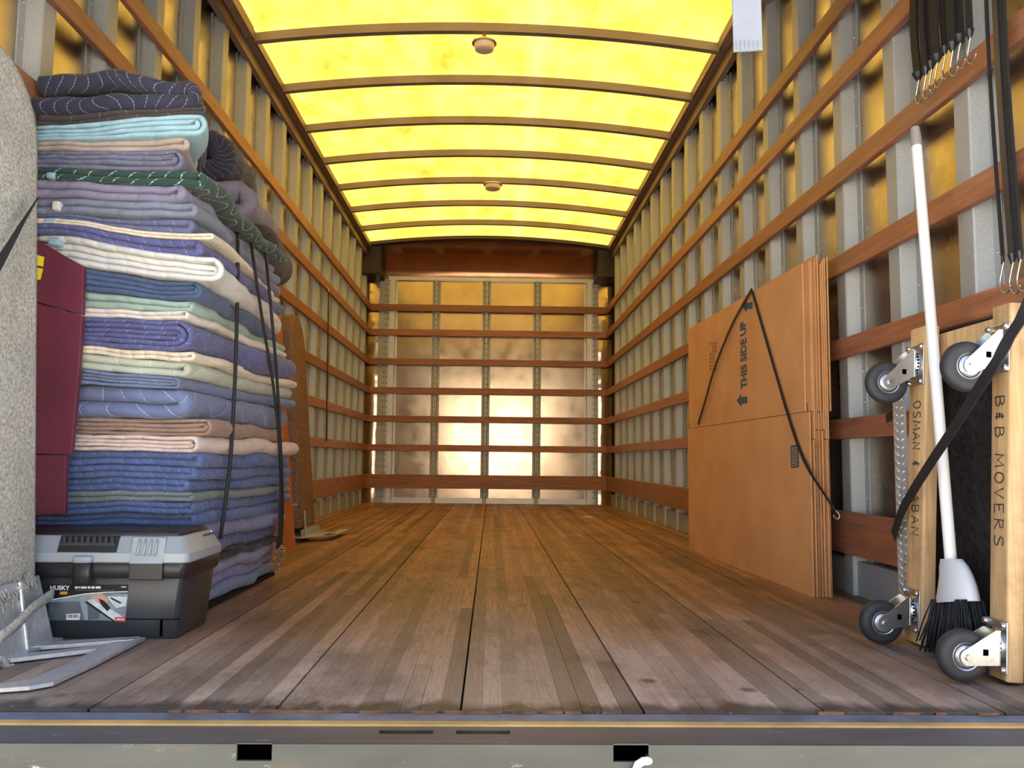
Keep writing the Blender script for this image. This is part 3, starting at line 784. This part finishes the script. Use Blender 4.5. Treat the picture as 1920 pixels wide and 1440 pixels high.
patch('label_lid_slot', [(210,1120),(229,1130),(226,1132),(207,1122)], 'lab_black', lab, .0018)
patch('label_hand', [(168,1117),(192,1113),(205,1124),(196,1134),(186,1131),(178,1124)], 'lab_skin', lab, .0020)
patch('label_tool', [(186,1122),(196,1126),(208,1140),(202,1146),(190,1133)], 'lab_black', lab, .0024)
patch('label_dark_box', [(164,1133),(188,1148),(186,1160),(166,1163)], 'lab_photo_dark', lab, .0012)
patch('label_left_box', [(92,1129),(150,1127),(158,1163),(92,1163)], 'lab_photo_dark', lab, .001)
bc = patch('barcode', [(125,1151),(151,1150),(149,1162),(125,1162)], 'paper_white', lab, .0016)
for k in range(8): patch('barcode_bar', [(127.5+k*2.7,1152),(128.5+k*2.7+(k%3)*.3,1152),(128.5+k*2.7+(k%3)*.3,1158.5),(127.5+k*2.7,1158.5)], 'lab_black', lab, .0021)
patch('label_red', [(217,1157),(237,1156),(235,1166),(216,1164)], 'lab_red', lab, .0020)
for k in range(4): patch('label_red_text', [(220+k*3.6,1159.6),(222.4+k*3.6,1159.5),(222.2+k*3.6,1162.2),(219.8+k*3.6,1162.3)], 'paper_white', lab, .0025)
patch('label_orange', [(114,1109),(127,1109),(126,1114),(112,1114.5)], 'lab_orange', lab, .0016)
def lettering(body, px, py, size, mat, parent, name='lettering', off=.0, sx=1.):
    v, f = text2d(body, size, off); q = lab_pt(px, py, .0018)
    MB().add([(q.x+a*sx, q.y, q.z+b) for a, b in v], f).build(name, mat, parent)
k1 = (lab_pt(132,1100).x-lab_pt(92,1100).x)/40
lettering('HUSKY', 94, 1105.5, .0135, 'paper_white', lab, off=.0004, sx=1.05)
for a_, b_ in ((141,146),(147.5,150),(152,163),(165,170),(172,178),(180,189)): patch('label_heading', [(a_,1099.4),(b_,1099.4),(b_,1103.4),(a_,1103.4)], 'paper_white', lab, .0014)
for k in range(14): patch('label_small_text', [(141+k*5.3,1106.2),(145+k*5.3,1106.2),(145+k*5.3,1107.6),(141+k*5.3,1107.6)], 'lab_photo_dark', lab, .0014)
patch('label_code', [(228,1099.5),(237,1099.5),(237,1101.5),(228,1101.5)], 'lab_light', lab, .0014)

# ================================================================== HAND TRUCKS
def hand_truck(name, yA, yB, xf, ztop, mat, label, toe, bend, detail=True):
    """carpet-covered frame along the left wall; toe plate points to +x"""
    t = thing(name, (xf-.08, (yA+yB)/2, 0), label, 'hand truck', 'carpeted hand trucks')
    # padded frame: rounded panel in y-z, leaning towards the wall
    m = MB(); R = .17; th = .07
    outline = [(yA, .07), (yB, .07)]
    outline += [(yB, ztop-R)]+[(yB-R+R*math.cos(math.radians(a)), ztop-R+R*math.sin(math.radians(a))) for a in range(10, 91, 10)]
    outline += [(yA+R+R*math.cos(math.radians(a)), ztop-R+R*math.sin(math.radians(a))) for a in range(90, 171, 10)]+[(yA, ztop-R)]
    def lean(z): return -bend*z
    rings = []
    for dx, ins in ((-th,.012),(-th+.012,0),(-.014,0),(-.004,.006),(0,.02)):
        cy, cz = (yA+yB)/2, ztop/2
        rings.append([(xf+dx+lean(z), y+(ins if y < cy else -ins), z+(ins if z < cz else -ins)) for y, z in outline])
    m.loft(rings, True)
    m.build('carpet_pad', mat, t, 50)
    for y in (yA+.06, yB-.06):
        MB().tube([(xf-th-.02,y,.03),(xf-th-.02-bend*ztop,y,ztop-.1)], .016, 8).build('rail', 'alu', t, 60)
        MB().lathe((xf-th-.04,y-.02,.052), (0,1,0), [(.022,0),(.05,.002),(.052,.01),(.052,.03),(.05,.038),(.022,.04)], 24).build('wheel', 'rubber', t, 40)
    return t
# front one, grey carpet
xA = -.965
ht = hand_truck('hand_truck', -.02, .512, xA-.014, 1.33, 'carpet_grey', 'grey carpet covered hand truck with slotted aluminium toe plate', None, .055)
for p in ht.children:
    pass
# upright plate with a folded ridge
bx = lambda px, py, Y: PY(px, py, Y)
m = MB().hexa([(-.957,.13,.008),(-.947,.13,.008),(-.945,.40,.008),(-.955,.40,.008),(-.985,.13,.15),(-.975,.13,.15),(-.97,.40,.15),(-.98,.40,.15)])
m.hexa([(-.955,.40,.008),(-.94,.40,.008),(-.945,.512,.008),(-.96,.512,.008),(-.98,.40,.15),(-.966,.40,.15),(-.985,.512,.15),(-1.0,.512,.15)])
m.tube([(-.942,.40,.008),(-.967,.40,.15)], .005, 8)
m.build('upright_plate', 'alu', ht, 30)
# toe plate with slots: bars on the floor
def pg(pts, z0=.004, z1=.010): return [(x, y, z0) for x, y in pts]
tp = [PZ(*p, .008) for p in ((-60,1300),(0,1294),(55,1290),(100,1282),(180,1245),(272,1197))]
inner = -.955
m = MB()
e = [(p.x, p.y) for p in tp]
X0 = inner
# outer rim following the edge
rim = .045
def off(p): return (p[0]-rim*1.15, p[1]+ (.02 if p[1] < .2 else -.012))
for a, b in zip(e[:-1], e[1:]):
    m.prism([(a[0],a[1],.004),(b[0],b[1],.004),(off(b)[0],off(b)[1],.004),(off(a)[0],off(a)[1],.004)], (0,0,.007))
# cross bars from the heel to the rim
for (pa, pb) in (((105,1213),(240,1199)), ((50,1238),(170,1216))):
    a, b = PZ(*pa, .008), PZ(*pb, .008)
    wv = .026
    m.prism([(a.x-.06,a.y-wv,.004),(b.x+.02,b.y-wv*.7,.004),(b.x+.02,b.y+wv*.7,.004),(a.x-.06,a.y+wv,.004)], (0,0,.008))
m.prism([(inner-.02,.05,.004),(inner+.03,.05,.004),(inner+.03,.515,.004),(inner-.02,.515,.004)], (0,0,.007))
m.build('toe_plate', 'alu', ht, 30)
# frayed carpet end hanging at the foot
m = MB()
for k in range(70):
    y = random.uniform(.24,.46); z = .125+.25*(y-.38)+random.uniform(-.012,.012); x = -.962-.02*(y-.3)
    m.tube([(x-.012,y,z+.02),(x+.002,y+random.uniform(-.006,.006),z+.004),(x+random.uniform(0,.005),y+random.uniform(-.01,.01),z-random.uniform(.0,.014))], .0016, 4)
m.build('frayed_edge', 'carpet_grey', ht, 180, kind='stuff')
m = MB()
P0 = [PX(0,1195,-.93), PX(30,1172,-.93), PX(62,1140,-.935), PX(100,1112,-.95)]
m.strip(smoothpts(P0), (0,.3,1), .022, .006); m.build('carpet_flap', 'carpet_grey', ht, 180)
m = MB(); m.tube(smoothpts([PX(-30,1262,-.93), PX(0,1238,-.93), PX(12,1252,-.925), PX(25,1249,-.92)]), .012, 8, .006); m.build('carpet_strand', 'carpet_grey', ht, 180)
# strap around it
m = MB().strip([PX(-60,600,-.985), PX(0,490,-.996), PX(40,420,-1.003), PX(66,378,-1.01)], (0,.6,.8), .028, .003)
tag(m.build('tie_strap', 'strap_black'), 'dark strap running diagonally across the grey carpeted hand truck', 'strap')
# brown one further back
yA2, yB2 = 2.72, 3.16
h2 = hand_truck('hand_truck', 2.92, 3.24, -.915, 1.2, 'carpet_brown', 'brown carpet covered hand truck leaning behind the blanket stack', None, .085)
m = MB().hexa([(-.925,2.92,.03),(-.915,2.92,.03),(-.915,3.34,.03),(-.925,3.34,.03),(-.93,2.92,.06),(-.92,2.92,.06),(-.92,3.34,.06),(-.93,3.34,.06)])
m.tube([(-.975,2.905,.03),(-.98,2.905,.17),(-.965,2.905,.19),(-.945,2.905,.19)], .006, 8); m.tube([(-.90,2.915,.03),(-.912,2.915,.16)], .005, 8); m.build('upright_plate', 'galv', h2, 30)
m = MB(); zf = .022
m.prism([(-1.0,2.89,zf),(-.90,2.89,zf),(-.78,3.03,zf),(-.78,3.08,zf),(-1.0,3.08,zf)], (0,0,.006))
for y in (3.14, 3.24): m.prism([(-1.0,y,zf),(-.79,y-.03,zf),(-.79,y,zf),(-1.0,y+.03,zf)], (0,0,.006))
m.prism([(-.83,2.99,zf),(-.78,3.03,zf),(-.76,3.42,zf),(-.81,3.40,zf)], (0,0,.006)); m.box((-.985,2.92,.0),(-.965,3.34,.03))
m.build('toe_plate', 'alu', h2, 30)
# brown sheet standing behind the stack
m = MB().hexa([(-.915,2.24,0),(-.909,2.24,0),(-.879,2.6,0),(-.885,2.6,0),(-1.035,2.24,1.12),(-1.029,2.24,1.12),(-.985,2.6,1.12),(-.991,2.6,1.12)])
tag(m.build('hardboard_sheet', 'hardboard'), 'plain orange-brown sheet standing on edge behind the blanket stack', 'board')
# maroon board
YM = .735
t = thing('painted_board', (-1.1, YM, ZT+.02), 'maroon painted wooden board with yellow sticker beside the blankets', 'board')
zt_ = zt0+.046
def my(px, py): q = PY(px, py, YM); return (q.x, YM, q.z)
zb_ = my(122,967)[2]
def board(pts, name, y=YM, th=.018):
    P = [(PY(a, b, y).x, y, max(PY(a, b, y).z, zt_+.0005)) for a, b in pts]; return MB().prism(P, (0,th,0)).build(name, 'maroon', t, None, .0015)
board([(20,430),(70,450),(156,500),(154,590),(20,552)], 'board_panel')
board([(20,554),(154,592),(147,700),(133,852),(20,850)], 'board_panel')
board([(20,853),(123,853),(121,964),(20,968)], 'board_panel', YM+.004)
P = [my(70,478), my(83,482), my(81,500), my(70,498)]
MB().prism([(x,y-.001,z) for x,y,z in P], (0,.001,0)).build('sticker', 'sticker_yellow', t)
P = [my(70,502), my(81,504), my(76,524), my(70,525)]
MB().prism([(x,y-.001,z) for x,y,z in P], (0,.001,0)).build('sticker', 'sticker_yellow', t)

# strap on the left wall
a, b = PX(616,548,-1.185), PX(612,828,-1.185)
t = thing('rubber_strap', (b.x,b.y,b.z), 'single black rubber strap stretched vertically between slats of the left wall', 'strap')
MB().strip(smoothpts([a, (a+b)/2, b]), (0,1,0), .022, .006).build('band', 'strap_black', t)
for p, s in ((a,1),(b,-1)):
    MB().tube(smoothpts([p, p+Vector((0,0,s*.02)), p+Vector((-.012,0,s*.035)), p+Vector((-.03,0,s*.03))]), .004, 6).build('hook', 'hook_steel', t, 180)

# ================================================================== CARDBOARD
PN, PF = PZ(1525,1120), PZ(1292,1030)
def cx(y): return PN.x+(PF.x-PN.x)*(y-PN.y)/(PF.y-PN.y)
names = ['outermost flattened cardboard box, printed THIS SIDE UP']+['flattened cardboard box, %s of the leaning stack' % s for s in ('second from the front','third from the front','fourth from the front','fifth from the front','sixth from the front','nearest the slats')]
NB = 7; DT = .0105
def slab(k, off, y0, y1, z0, z1, th=.004, dzn=0, dzf=0):
    o = k*DT+off
    return MB().hexa([(cx(y0)+o,y0,z0),(cx(y0)+o+th,y0,z0),(cx(y1)+o+th,y1,z0),(cx(y1)+o,y1,z0),(cx(y0)+o,y0,z1+dzn),(cx(y0)+o+th,y0,z1+dzn),(cx(y1)+o+th,y1,z1+dzf),(cx(y1)+o,y1,z1+dzf)])
ZSEAM = .592
for k in range(NB):
    j = random.uniform(-.014, .014) if k else 0
    ya, yb_ = PN.y+j, PF.y+(random.uniform(-.02,.02) if k else 0)
    t = thing('cardboard_box', (cx(2)+k*DT, 2, 0), names[k], 'cardboard box', 'flattened boxes against the right wall')
    ze = 1.088+(random.uniform(-.015,.02) if k else 0); jy = random.uniform(-.02,.02)
    zs = ZSEAM if k == 0 else ZSEAM-random.choice((0,0,.06,.09))
    slab(k, 0, ya, yb_, 0, zs-.0015).build('front_panel', 'cardboard', t)
    slab(k, .0005, ya+(.035 if k == 0 else jy), yb_-(.03 if k == 0 else 0), zs+.0015, ze).build('front_flap', 'cardboard', t)
    slab(k, .0052, ya+jy, yb_, 0, zs-.002).build('back_panel', 'cardboard_edge' if k % 2 else 'cardboard', t)
    slab(k, .0055, ya-jy*.5, yb_, zs+.002, ze+random.uniform(-.012,.015)).build('back_flap', 'cardboard', t)
    if k == 0:
        slab(0, .0045, ya+.02, yb_, zs-.03, zs+.03, .0006).build('fold_strip', 'cardboard_edge', t)
        def on(px, py, d=.0012):   # pixel onto the outer face
            q = PX(px, py, 1.04)
            for _ in range(6): q = PX(px, py, cx(q.y)-d)
            return q
        def ink(name, pts, mat='print_blue', d=.0008): MB().prism([on(a,b,d) for a,b in pts], (.0004,0,0)).build(name, mat, t)
        v, f = text2d('THIS SIDE UP', .098, .0035)
        q0 = on(1400, 727); W = max(a for a, b in v); q1 = on(1402, 598)
        kz = (q1.z-q0.z)/W
        MB().add([(cx(q0.y+b*1.0)-.0010, q0.y+b*1.0, q0.z+a*kz) for a, b in v], f).build('lettering', 'print_blue', t)
        for (ax, ay) in ((1392,751),(1402,574)):
            ink('arrow', [(ax-11,ay),(ax-2,ay-13),(ax-2,ay-6),(ax+9,ay-8),(ax+9,ay+5),(ax-2,ay+6),(ax-2,ay+12)])
        ink('stamp', [(1482,836),(1497,833),(1498,876),(1483,878)])
        for r_ in range(9): ink('stamp_line', [(1484.5,840+r_*4.1),(1495,838.2+r_*4.1),(1495,839.6+r_*4.1),(1484.5,841.4+r_*4.1)], 'cardboard', .0016)
        for c_ in range(3):
            for r_ in range(8):
                if random.random() < .75: ink('faint_print', [(1331+c_*5,642+r_*7),(1333.5+c_*5,641+r_*7),(1333.5+c_*5,646+r_*7),(1331+c_*5,647+r_*7)], 'print_faint')
def onf(px, py, d=.006):
    q = PX(px, py, 1.04)
    for _ in range(6): q = PX(px, py, cx(q.y)-d)
    return q
tp_ = onf(1409,543)
m = MB().strip(smoothpts([onf(1309,795), onf(1322,752,.010), onf(1340,690,.012), onf(1372,610,.010), tp_]), (0,1,0), .016, .003)
m2 = smoothpts([tp_, onf(1440,650,.007), onf(1475,770,.007), onf(1500,845,.007), onf(1522,890,.007), PY(1545,925,1.22), PY(1566,958,1.21)])
m.strip(m2, (0,1,0), .014, .003)
t = thing('tie_strap', PY(1566,958,1.21), 'thin black strap in an inverted V over the cardboard boxes', 'strap')
o = m.build('band', 'strap_black', t)
MB().tube(smoothpts([PY(1566,956,1.21), PY(1574,966,1.2), PY(1570,974,1.2), PY(1562,966,1.2)]), .0025, 6).build('hook', 'hook_steel', t, 180)

# ================================================================== DOLLY
XD = 1.035
dl = thing('furniture_dolly', (1.09, .44, 0), 'wooden four-caster furniture dolly with hand lettering standing on end', 'dolly')
pR, pL = PZ(1880,1279), PZ(1720,1208)
BR0, BR1 = .172, .232; BL0, BL1 = .498, .574
def dboard(y0, y1, zt, skew=0):
    m = MB(); prof = [(XD,y0+.004),(XD,y1),(XD+.032,y1),(XD+.032,y0),(XD+.004,y0)]
    m.loft([[(x+lx,y,z) for x, y in prof] for z, lx in ((.004,0),(.02,0),(zt-.01,0),(zt,0))], True); return m
bR = dboard(BR0, BR1, .745).build('end_board', 'dolly_wood', dl, 40, .002)
bL = dboard(BL0, BL1, .752).build('end_board', 'dolly_wood', dl, 40, .002)
MB().box((XD+.039,BR0+.01,.64), (XD+.072,BL1-.01,.735)).build('rail', 'dolly_wood', dl, None, .002)
MB().box((XD+.039,BR0+.01,.02), (XD+.072,BL1-.01,.10)).build('rail', 'dolly_wood', dl, None, .002)
MB().box((XD+.074,BR0-.06,.012), (XD+.088,BL1+.01,.752)).build('deck', 'carpet_dark', dl, None, .002)
for z0, z1 in ((.0,.09),(.62,.70)):
    MB().box((XD+.04,BR0-.055,z0), (XD+.073,BR0+.008,z1)).build('corner_bracket', 'galv', dl, None, .003)
def caster(yc, zc, wpx, name='caster'):
    """plate on the -x face, swivelled fork, wheel in the xz plane"""
    wc = wpx
    pw = .036; x0 = XD-.004
    ca = MB().box((x0,yc-pw,zc-.05), (XD-.0005,yc+pw,zc+.05)).build(name, 'zinc', dl, None, .002)
    MB().lathe((x0,yc,zc), (-1,0,0), [(.032,0),(.033,.004),(.031,.012),(.028,.015)], 28).build('bearing', 'zinc', ca, 40)
    m = MB()
    for k in range(24):
        a = 2*math.pi*k/24; m.box((x0-.012,yc+(.0322)*math.cos(a)-.0018,zc+(.0322)*math.sin(a)-.0018),(x0-.008,yc+(.0322)*math.cos(a)+.0018,zc+(.0322)*math.sin(a)+.0018))
    m.build('bearing_balls', 'black', ca)
    for dy, dz in ((-1,-1),(-1,1),(1,-1),(1,1)):
        MB().lathe((x0,yc+dy*.029,zc+dz*.042), (-1,0,0), [(.0075,0),(.0075,.005),(.005,.008)], 8).build('bolt', 'hook_steel', ca, 40)
    c = Vector(wc)
    for s in (-1, 1):
        y = c.y+s*.022
        d = (Vector((c.x,0,c.z))-Vector((x0-.016,0,zc))); L = d.length; d.normalize(); n = Vector((-d.z,0,d.x))
        A = Vector((x0-.014, 0, zc))
        p = [A+Vector((0,0,.033)), A+Vector((-.008,0,.034)), Vector((c.x,0,c.z))+n*.017*(-1 if n.z < 0 else 1)]
        e = Vector((c.x,0,c.z)); up = n if n.z > 0 else -n
        pts = [A+Vector((.002,0,.033)), A+Vector((-.006,0,.033)), e+up*.016]
        a0 = math.atan2(up.z, up.x)
        for k in range(1, 8): a = a0+math.pi*k/8; pts.append(e+.016*Vector((math.cos(a),0,math.sin(a))))
        pts += [e-up*.016, A+Vector((-.004,0,-.033)), A+Vector((.002,0,-.033))]
        MB().prism([(q.x, y-.0015, q.z) for q in pts], (0,.003,0)).build('fork_arm', 'zinc', ca)
        mid = A*.55+e*.45
        MB().box((mid.x-.005,y-.0022 if s < 0 else y+.0016,mid.z-.006), (mid.x+.005,y-.0016 if s < 0 else y+.0022,mid.z+.006)).build('brake_hole', 'black', ca)
    MB().box((x0-.018,c.y-.024,zc-.033), (x0-.012,c.y+.024,zc+.033)).build('fork_base', 'zinc', ca, None, .002)
    r = .0505
    MB().lathe((c.x,c.y-.0155,c.z), (0,1,0), [(.026,.002),(.034,0),(.043,.001),(.048,.005),(r,.011),(r,.020),(.048,.026),(.043,.030),(.034,.031),(.026,.029)], 44).build('tyre', 'rubber', ca, 50)
    MB().lathe((c.x,c.y-.0155,c.z), (0,1,0), [(.008,-.003),(.018,-.001),(.022,.003),(.0265,.001),(.0275,.004),(.0275,.027),(.0265,.030),(.018,.031),(.008,.034)], 36).build('hub', 'galv_bright', ca, 30)
    MB().cyl((c.x,c.y-.028,c.z), (c.x,c.y+.028,c.z), .0065, n=10).build('axle', 'hook_steel', ca, 50)
caster(.205, .068, (.958,.192,.047)); caster(.205, .655, (.958,.192,.612))
caster(.538, .078, (.958,.535,.047)); caster(.538, .66, (.958,.535,.612))
dl.rotation_euler.y = math.radians(3.0)
# hand lettering, single strokes
GL = {'O':[[(.35+.32*math.cos(a*.4488),.5+.5*math.sin(a*.4488)) for a in range(15)]],
 'S':[[(.62,.9),(.4,1),(.12,.9),(.1,.68),(.35,.52),(.6,.38),(.62,.15),(.4,.0),(.05,.08)]],
 'M':[[(0,0),(.1,1),(.4,.3),(.7,1),(.82,0)]], 'A':[[(0,0),(.35,1),(.68,0)],[(.12,.38),(.56,.38)]], 'N':[[(0,0),(.05,1),(.6,0),(.65,1)]],
 'B':[[(.05,0),(.05,1),(.45,.95),(.55,.75),(.4,.55),(.05,.52)],[(.4,.54),(.65,.35),(.55,.08),(.05,0)]],
 'V':[[(0,1),(.32,0),(.65,1)]], 'E':[[(.55,1),(.05,1),(.05,0),(.58,0)],[(.05,.52),(.45,.52)]], 'R':[[(.05,0),(.05,1),(.5,.92),(.52,.65),(.05,.5),(.6,0)]],
 '&':[[(.5,.8),(.2,.78),(.15,.55),(.4,.5),(.12,.42),(.12,.18),(.5,.18)],[(.32,.95),(.32,.02)]]}
def hand(body, yb, y_w, z_start, z_end, parent, gap=None):
    adv = []; x = 0
    for chh in body:
        wch = .45 if chh == ' ' else (.85 if chh == 'M' else .7); adv.append((chh, x)); x += wch+.28
    k = (z_start-z_end)/x; H = y_w
    for chh, ax in adv:
        m = MB()
        for stv in GL.get(chh, []):
            pts = []
            for (a, b) in stv:
                z = z_start-(ax+a)*k+random.uniform(-.001,.001); pts.append((XD-.0004, yb-b*H, z))
            m.tube(pts, .0013, 5)
        if m.v: m.build('letter', 'ink', parent)
zpR = lambda py: PX(1865, py, XD).z
zpL = lambda py: PX(1708, py, XD).z
hand('B&B MOVERS', .218, .030, zpR(742), zpR(1036), bR)
hand('OSMAN & ', .552, .034, zpL(752), zpL(898), bL)
hand('ABAN', .552, .034, zpL(928), zpL(1012), bL)
# diamond plate strip beside the dolly
m = MB().box((1.05,.690,.085), (1.056,.745,.62))
t = tag(MB().box((1.066,.606,0), (1.072,.662,.62)).build('tread_plate', 'alu'), 'narrow aluminium diamond tread plate standing behind the wooden dolly', 'plate')
m = MB()
for r in range(30):
    for s in (0, 1):
        z = .02+r*.02+s*.01; y = .621+s*.026; dd = 1 if s else -1
        q = [(1.066,y-.010,z-.006*dd),(1.066,y+.010,z+.006*dd)]
        m.tube([q[0], ((q[0][0]-.002), y, z), q[1]], .0022, 5)
m.build('tread_bars', 'alu', t, 180, kind='stuff')
# webbing over dolly
pts = [PX(1960,500,1.06), PX(1921,586,1.0), PX(1893,632,.985), PX(1866,682,.965), PX(1835,728,.975), PX(1790,800,.99), PX(1745,868,1.0), PX(1712,920,1.015), PX(1690,960,1.03), PX(1675,1005,1.06)]
t = thing('webbing_strap', PX(1675,1005,1.06), 'black webbing strap running diagonally across dolly and broom', 'strap')
MB().strip(smoothpts(pts), (0,.75,.65), .026, .0025).build('band', 'strap_black', t)
MB().strip([PX(1662,785,1.19), PX(1678,776,1.15), PX(1693,768,1.09)], (0,.2,1), .022, .003).build('loose_end', 'strap_black', t)

# ================================================================== BROOM
b0 = PX(1800,1225,1.035); top = PX(1716,240,1.115); neck = PX(1783,1052,1.045)
t = thing('broom', (b0.x,b0.y,0), 'white-handled broom with black bristles leaning on the right wall', 'broom')
d = (top-neck).normalized()
MB().tube([neck-d*.01, top-d*.055], .0125, 16).build('handle', 'broom_white', t, 50)
MB().tube([top-d*.055, top-d*.02, top-d*.012, top], .0132, 16, .0105).build('handle_tip', 'grey_plastic', t, 50)
# angled cap: lofted ovals
def capring(px0, px1, py0, py1, X, th):
    a, b = PX(px0, py0, X), PX(px1, py1, X); c = (a+b)/2; h = (b-a)/2; out = []
    for k in range(20):
        q = 2*math.pi*k/20; out.append(c+h*math.cos(q)+Vector((1,0,0))*th*math.sin(q)); 
    return out
MB().loft([capring(1767,1801,1048,1048,1.045,.015), capring(1766,1810,1062,1060,1.045,.019), capring(1768,1818,1080,1078,1.043,.024), capring(1767,1824,1100,1098,1.041,.028), capring(1764,1829,1124,1122,1.039,.031), capring(1764,1829.5,1131,1127,1.039,.030)], True).build('cap', 'broom_cap', t, 60)
m = MB(); rnd = random.Random(3)
for k in range(420):
    u = rnd.random(); v = rnd.uniform(-1,1); px = 1767+60*u
    a = PX(px, 1124, 1.039); a.x += v*.026
    ex = 1748+98*u+rnd.uniform(-6,6); e = PX(ex, 1208+22*u*0+rnd.uniform(-8,14)+14*u, 1.035); e.x += v*.034
    e.z = max(e.z, .003)
    mid = (a+e)/2+Vector((0,rnd.uniform(-.006,.006),0))
    m.tube([a, mid, e], .0016, 4)
m.build('bristles', 'bristle', t, 180, kind='stuff')

# ================================================================== HANGING ELASTIC STRAPS
def bungee(px, py, X, ztop, wid, label, grp, tilt=0., mat='strap_black', pair=False):
    a = PX(px, py, X); t = thing('bungee_cord', a, label, 'bungee cord', grp)
    top = Vector((X+.008, a.y+tilt, ztop))
    body = smoothpts([a+Vector((0,0,.03)), a*.5+top*.5+Vector((-.004,.003,0)), top])
    MB().strip(body, (0,1,0), wid, .006).build('band', mat, t)
    MB().tube([a+Vector((0,0,.012)), a+Vector((0,0,.022)), a+Vector((0,0,.034))], .004, 8, wid*.5).build('end_sleeve', 'strap_rubber', t, 60)
    hk = [a+Vector((0,-.004,.016)), a+Vector((-.001,.006,-.010)), a+Vector((-.002,.010,-.030)), a+Vector((-.004,-.002,-.050)), a+Vector((-.006,-.020,-.056)), a+Vector((-.008,-.036,-.042))]
    MB().tube(smoothpts(hk, 5), .0026, 6).build('hook', 'hook_steel', t, 180)
    MB().tube([top+Vector((0,0,-.01)), top+Vector((.006,0,.02)), top+Vector((.022,0,.025)), top+Vector((.028,0,.0))], .0021, 6).build('hook', 'hook_steel', t, 180)
    return t
G1 = 'bungee cords bunched on the upper right slat'
ords = ['first','second','third','fourth','fifth','sixth','seventh','eighth']
pos = [(1722,160),(1736,150),(1746,140),(1757,128),(1772,112),(1786,106),(1800,92),(1819,82)]
for k, (px, py) in enumerate(pos):
    bungee(px, py, 1.186-.008*(k % 2), 1.757, (.034,.022,.03)[k % 3], '%s black bungee cord from the left in the bunch of hooks' % ords[k], G1, .02-.004*k)
G2 = 'long bungee cords at the right edge'
for k, (px, py, wd, lab) in enumerate(((1881,505,.006,'thin long black bungee cord, leftmost of those at right edge'),(1899,505,.02,'wide glossy black rubber strap hanging beside the thin long cord'),(1913,500,.016,'long black bungee cord at the far right picture edge'))):
    bungee(px, py, 1.165, 1.757, wd, lab, G2, .03, 'strap_rubber' if k == 1 else 'strap_black')
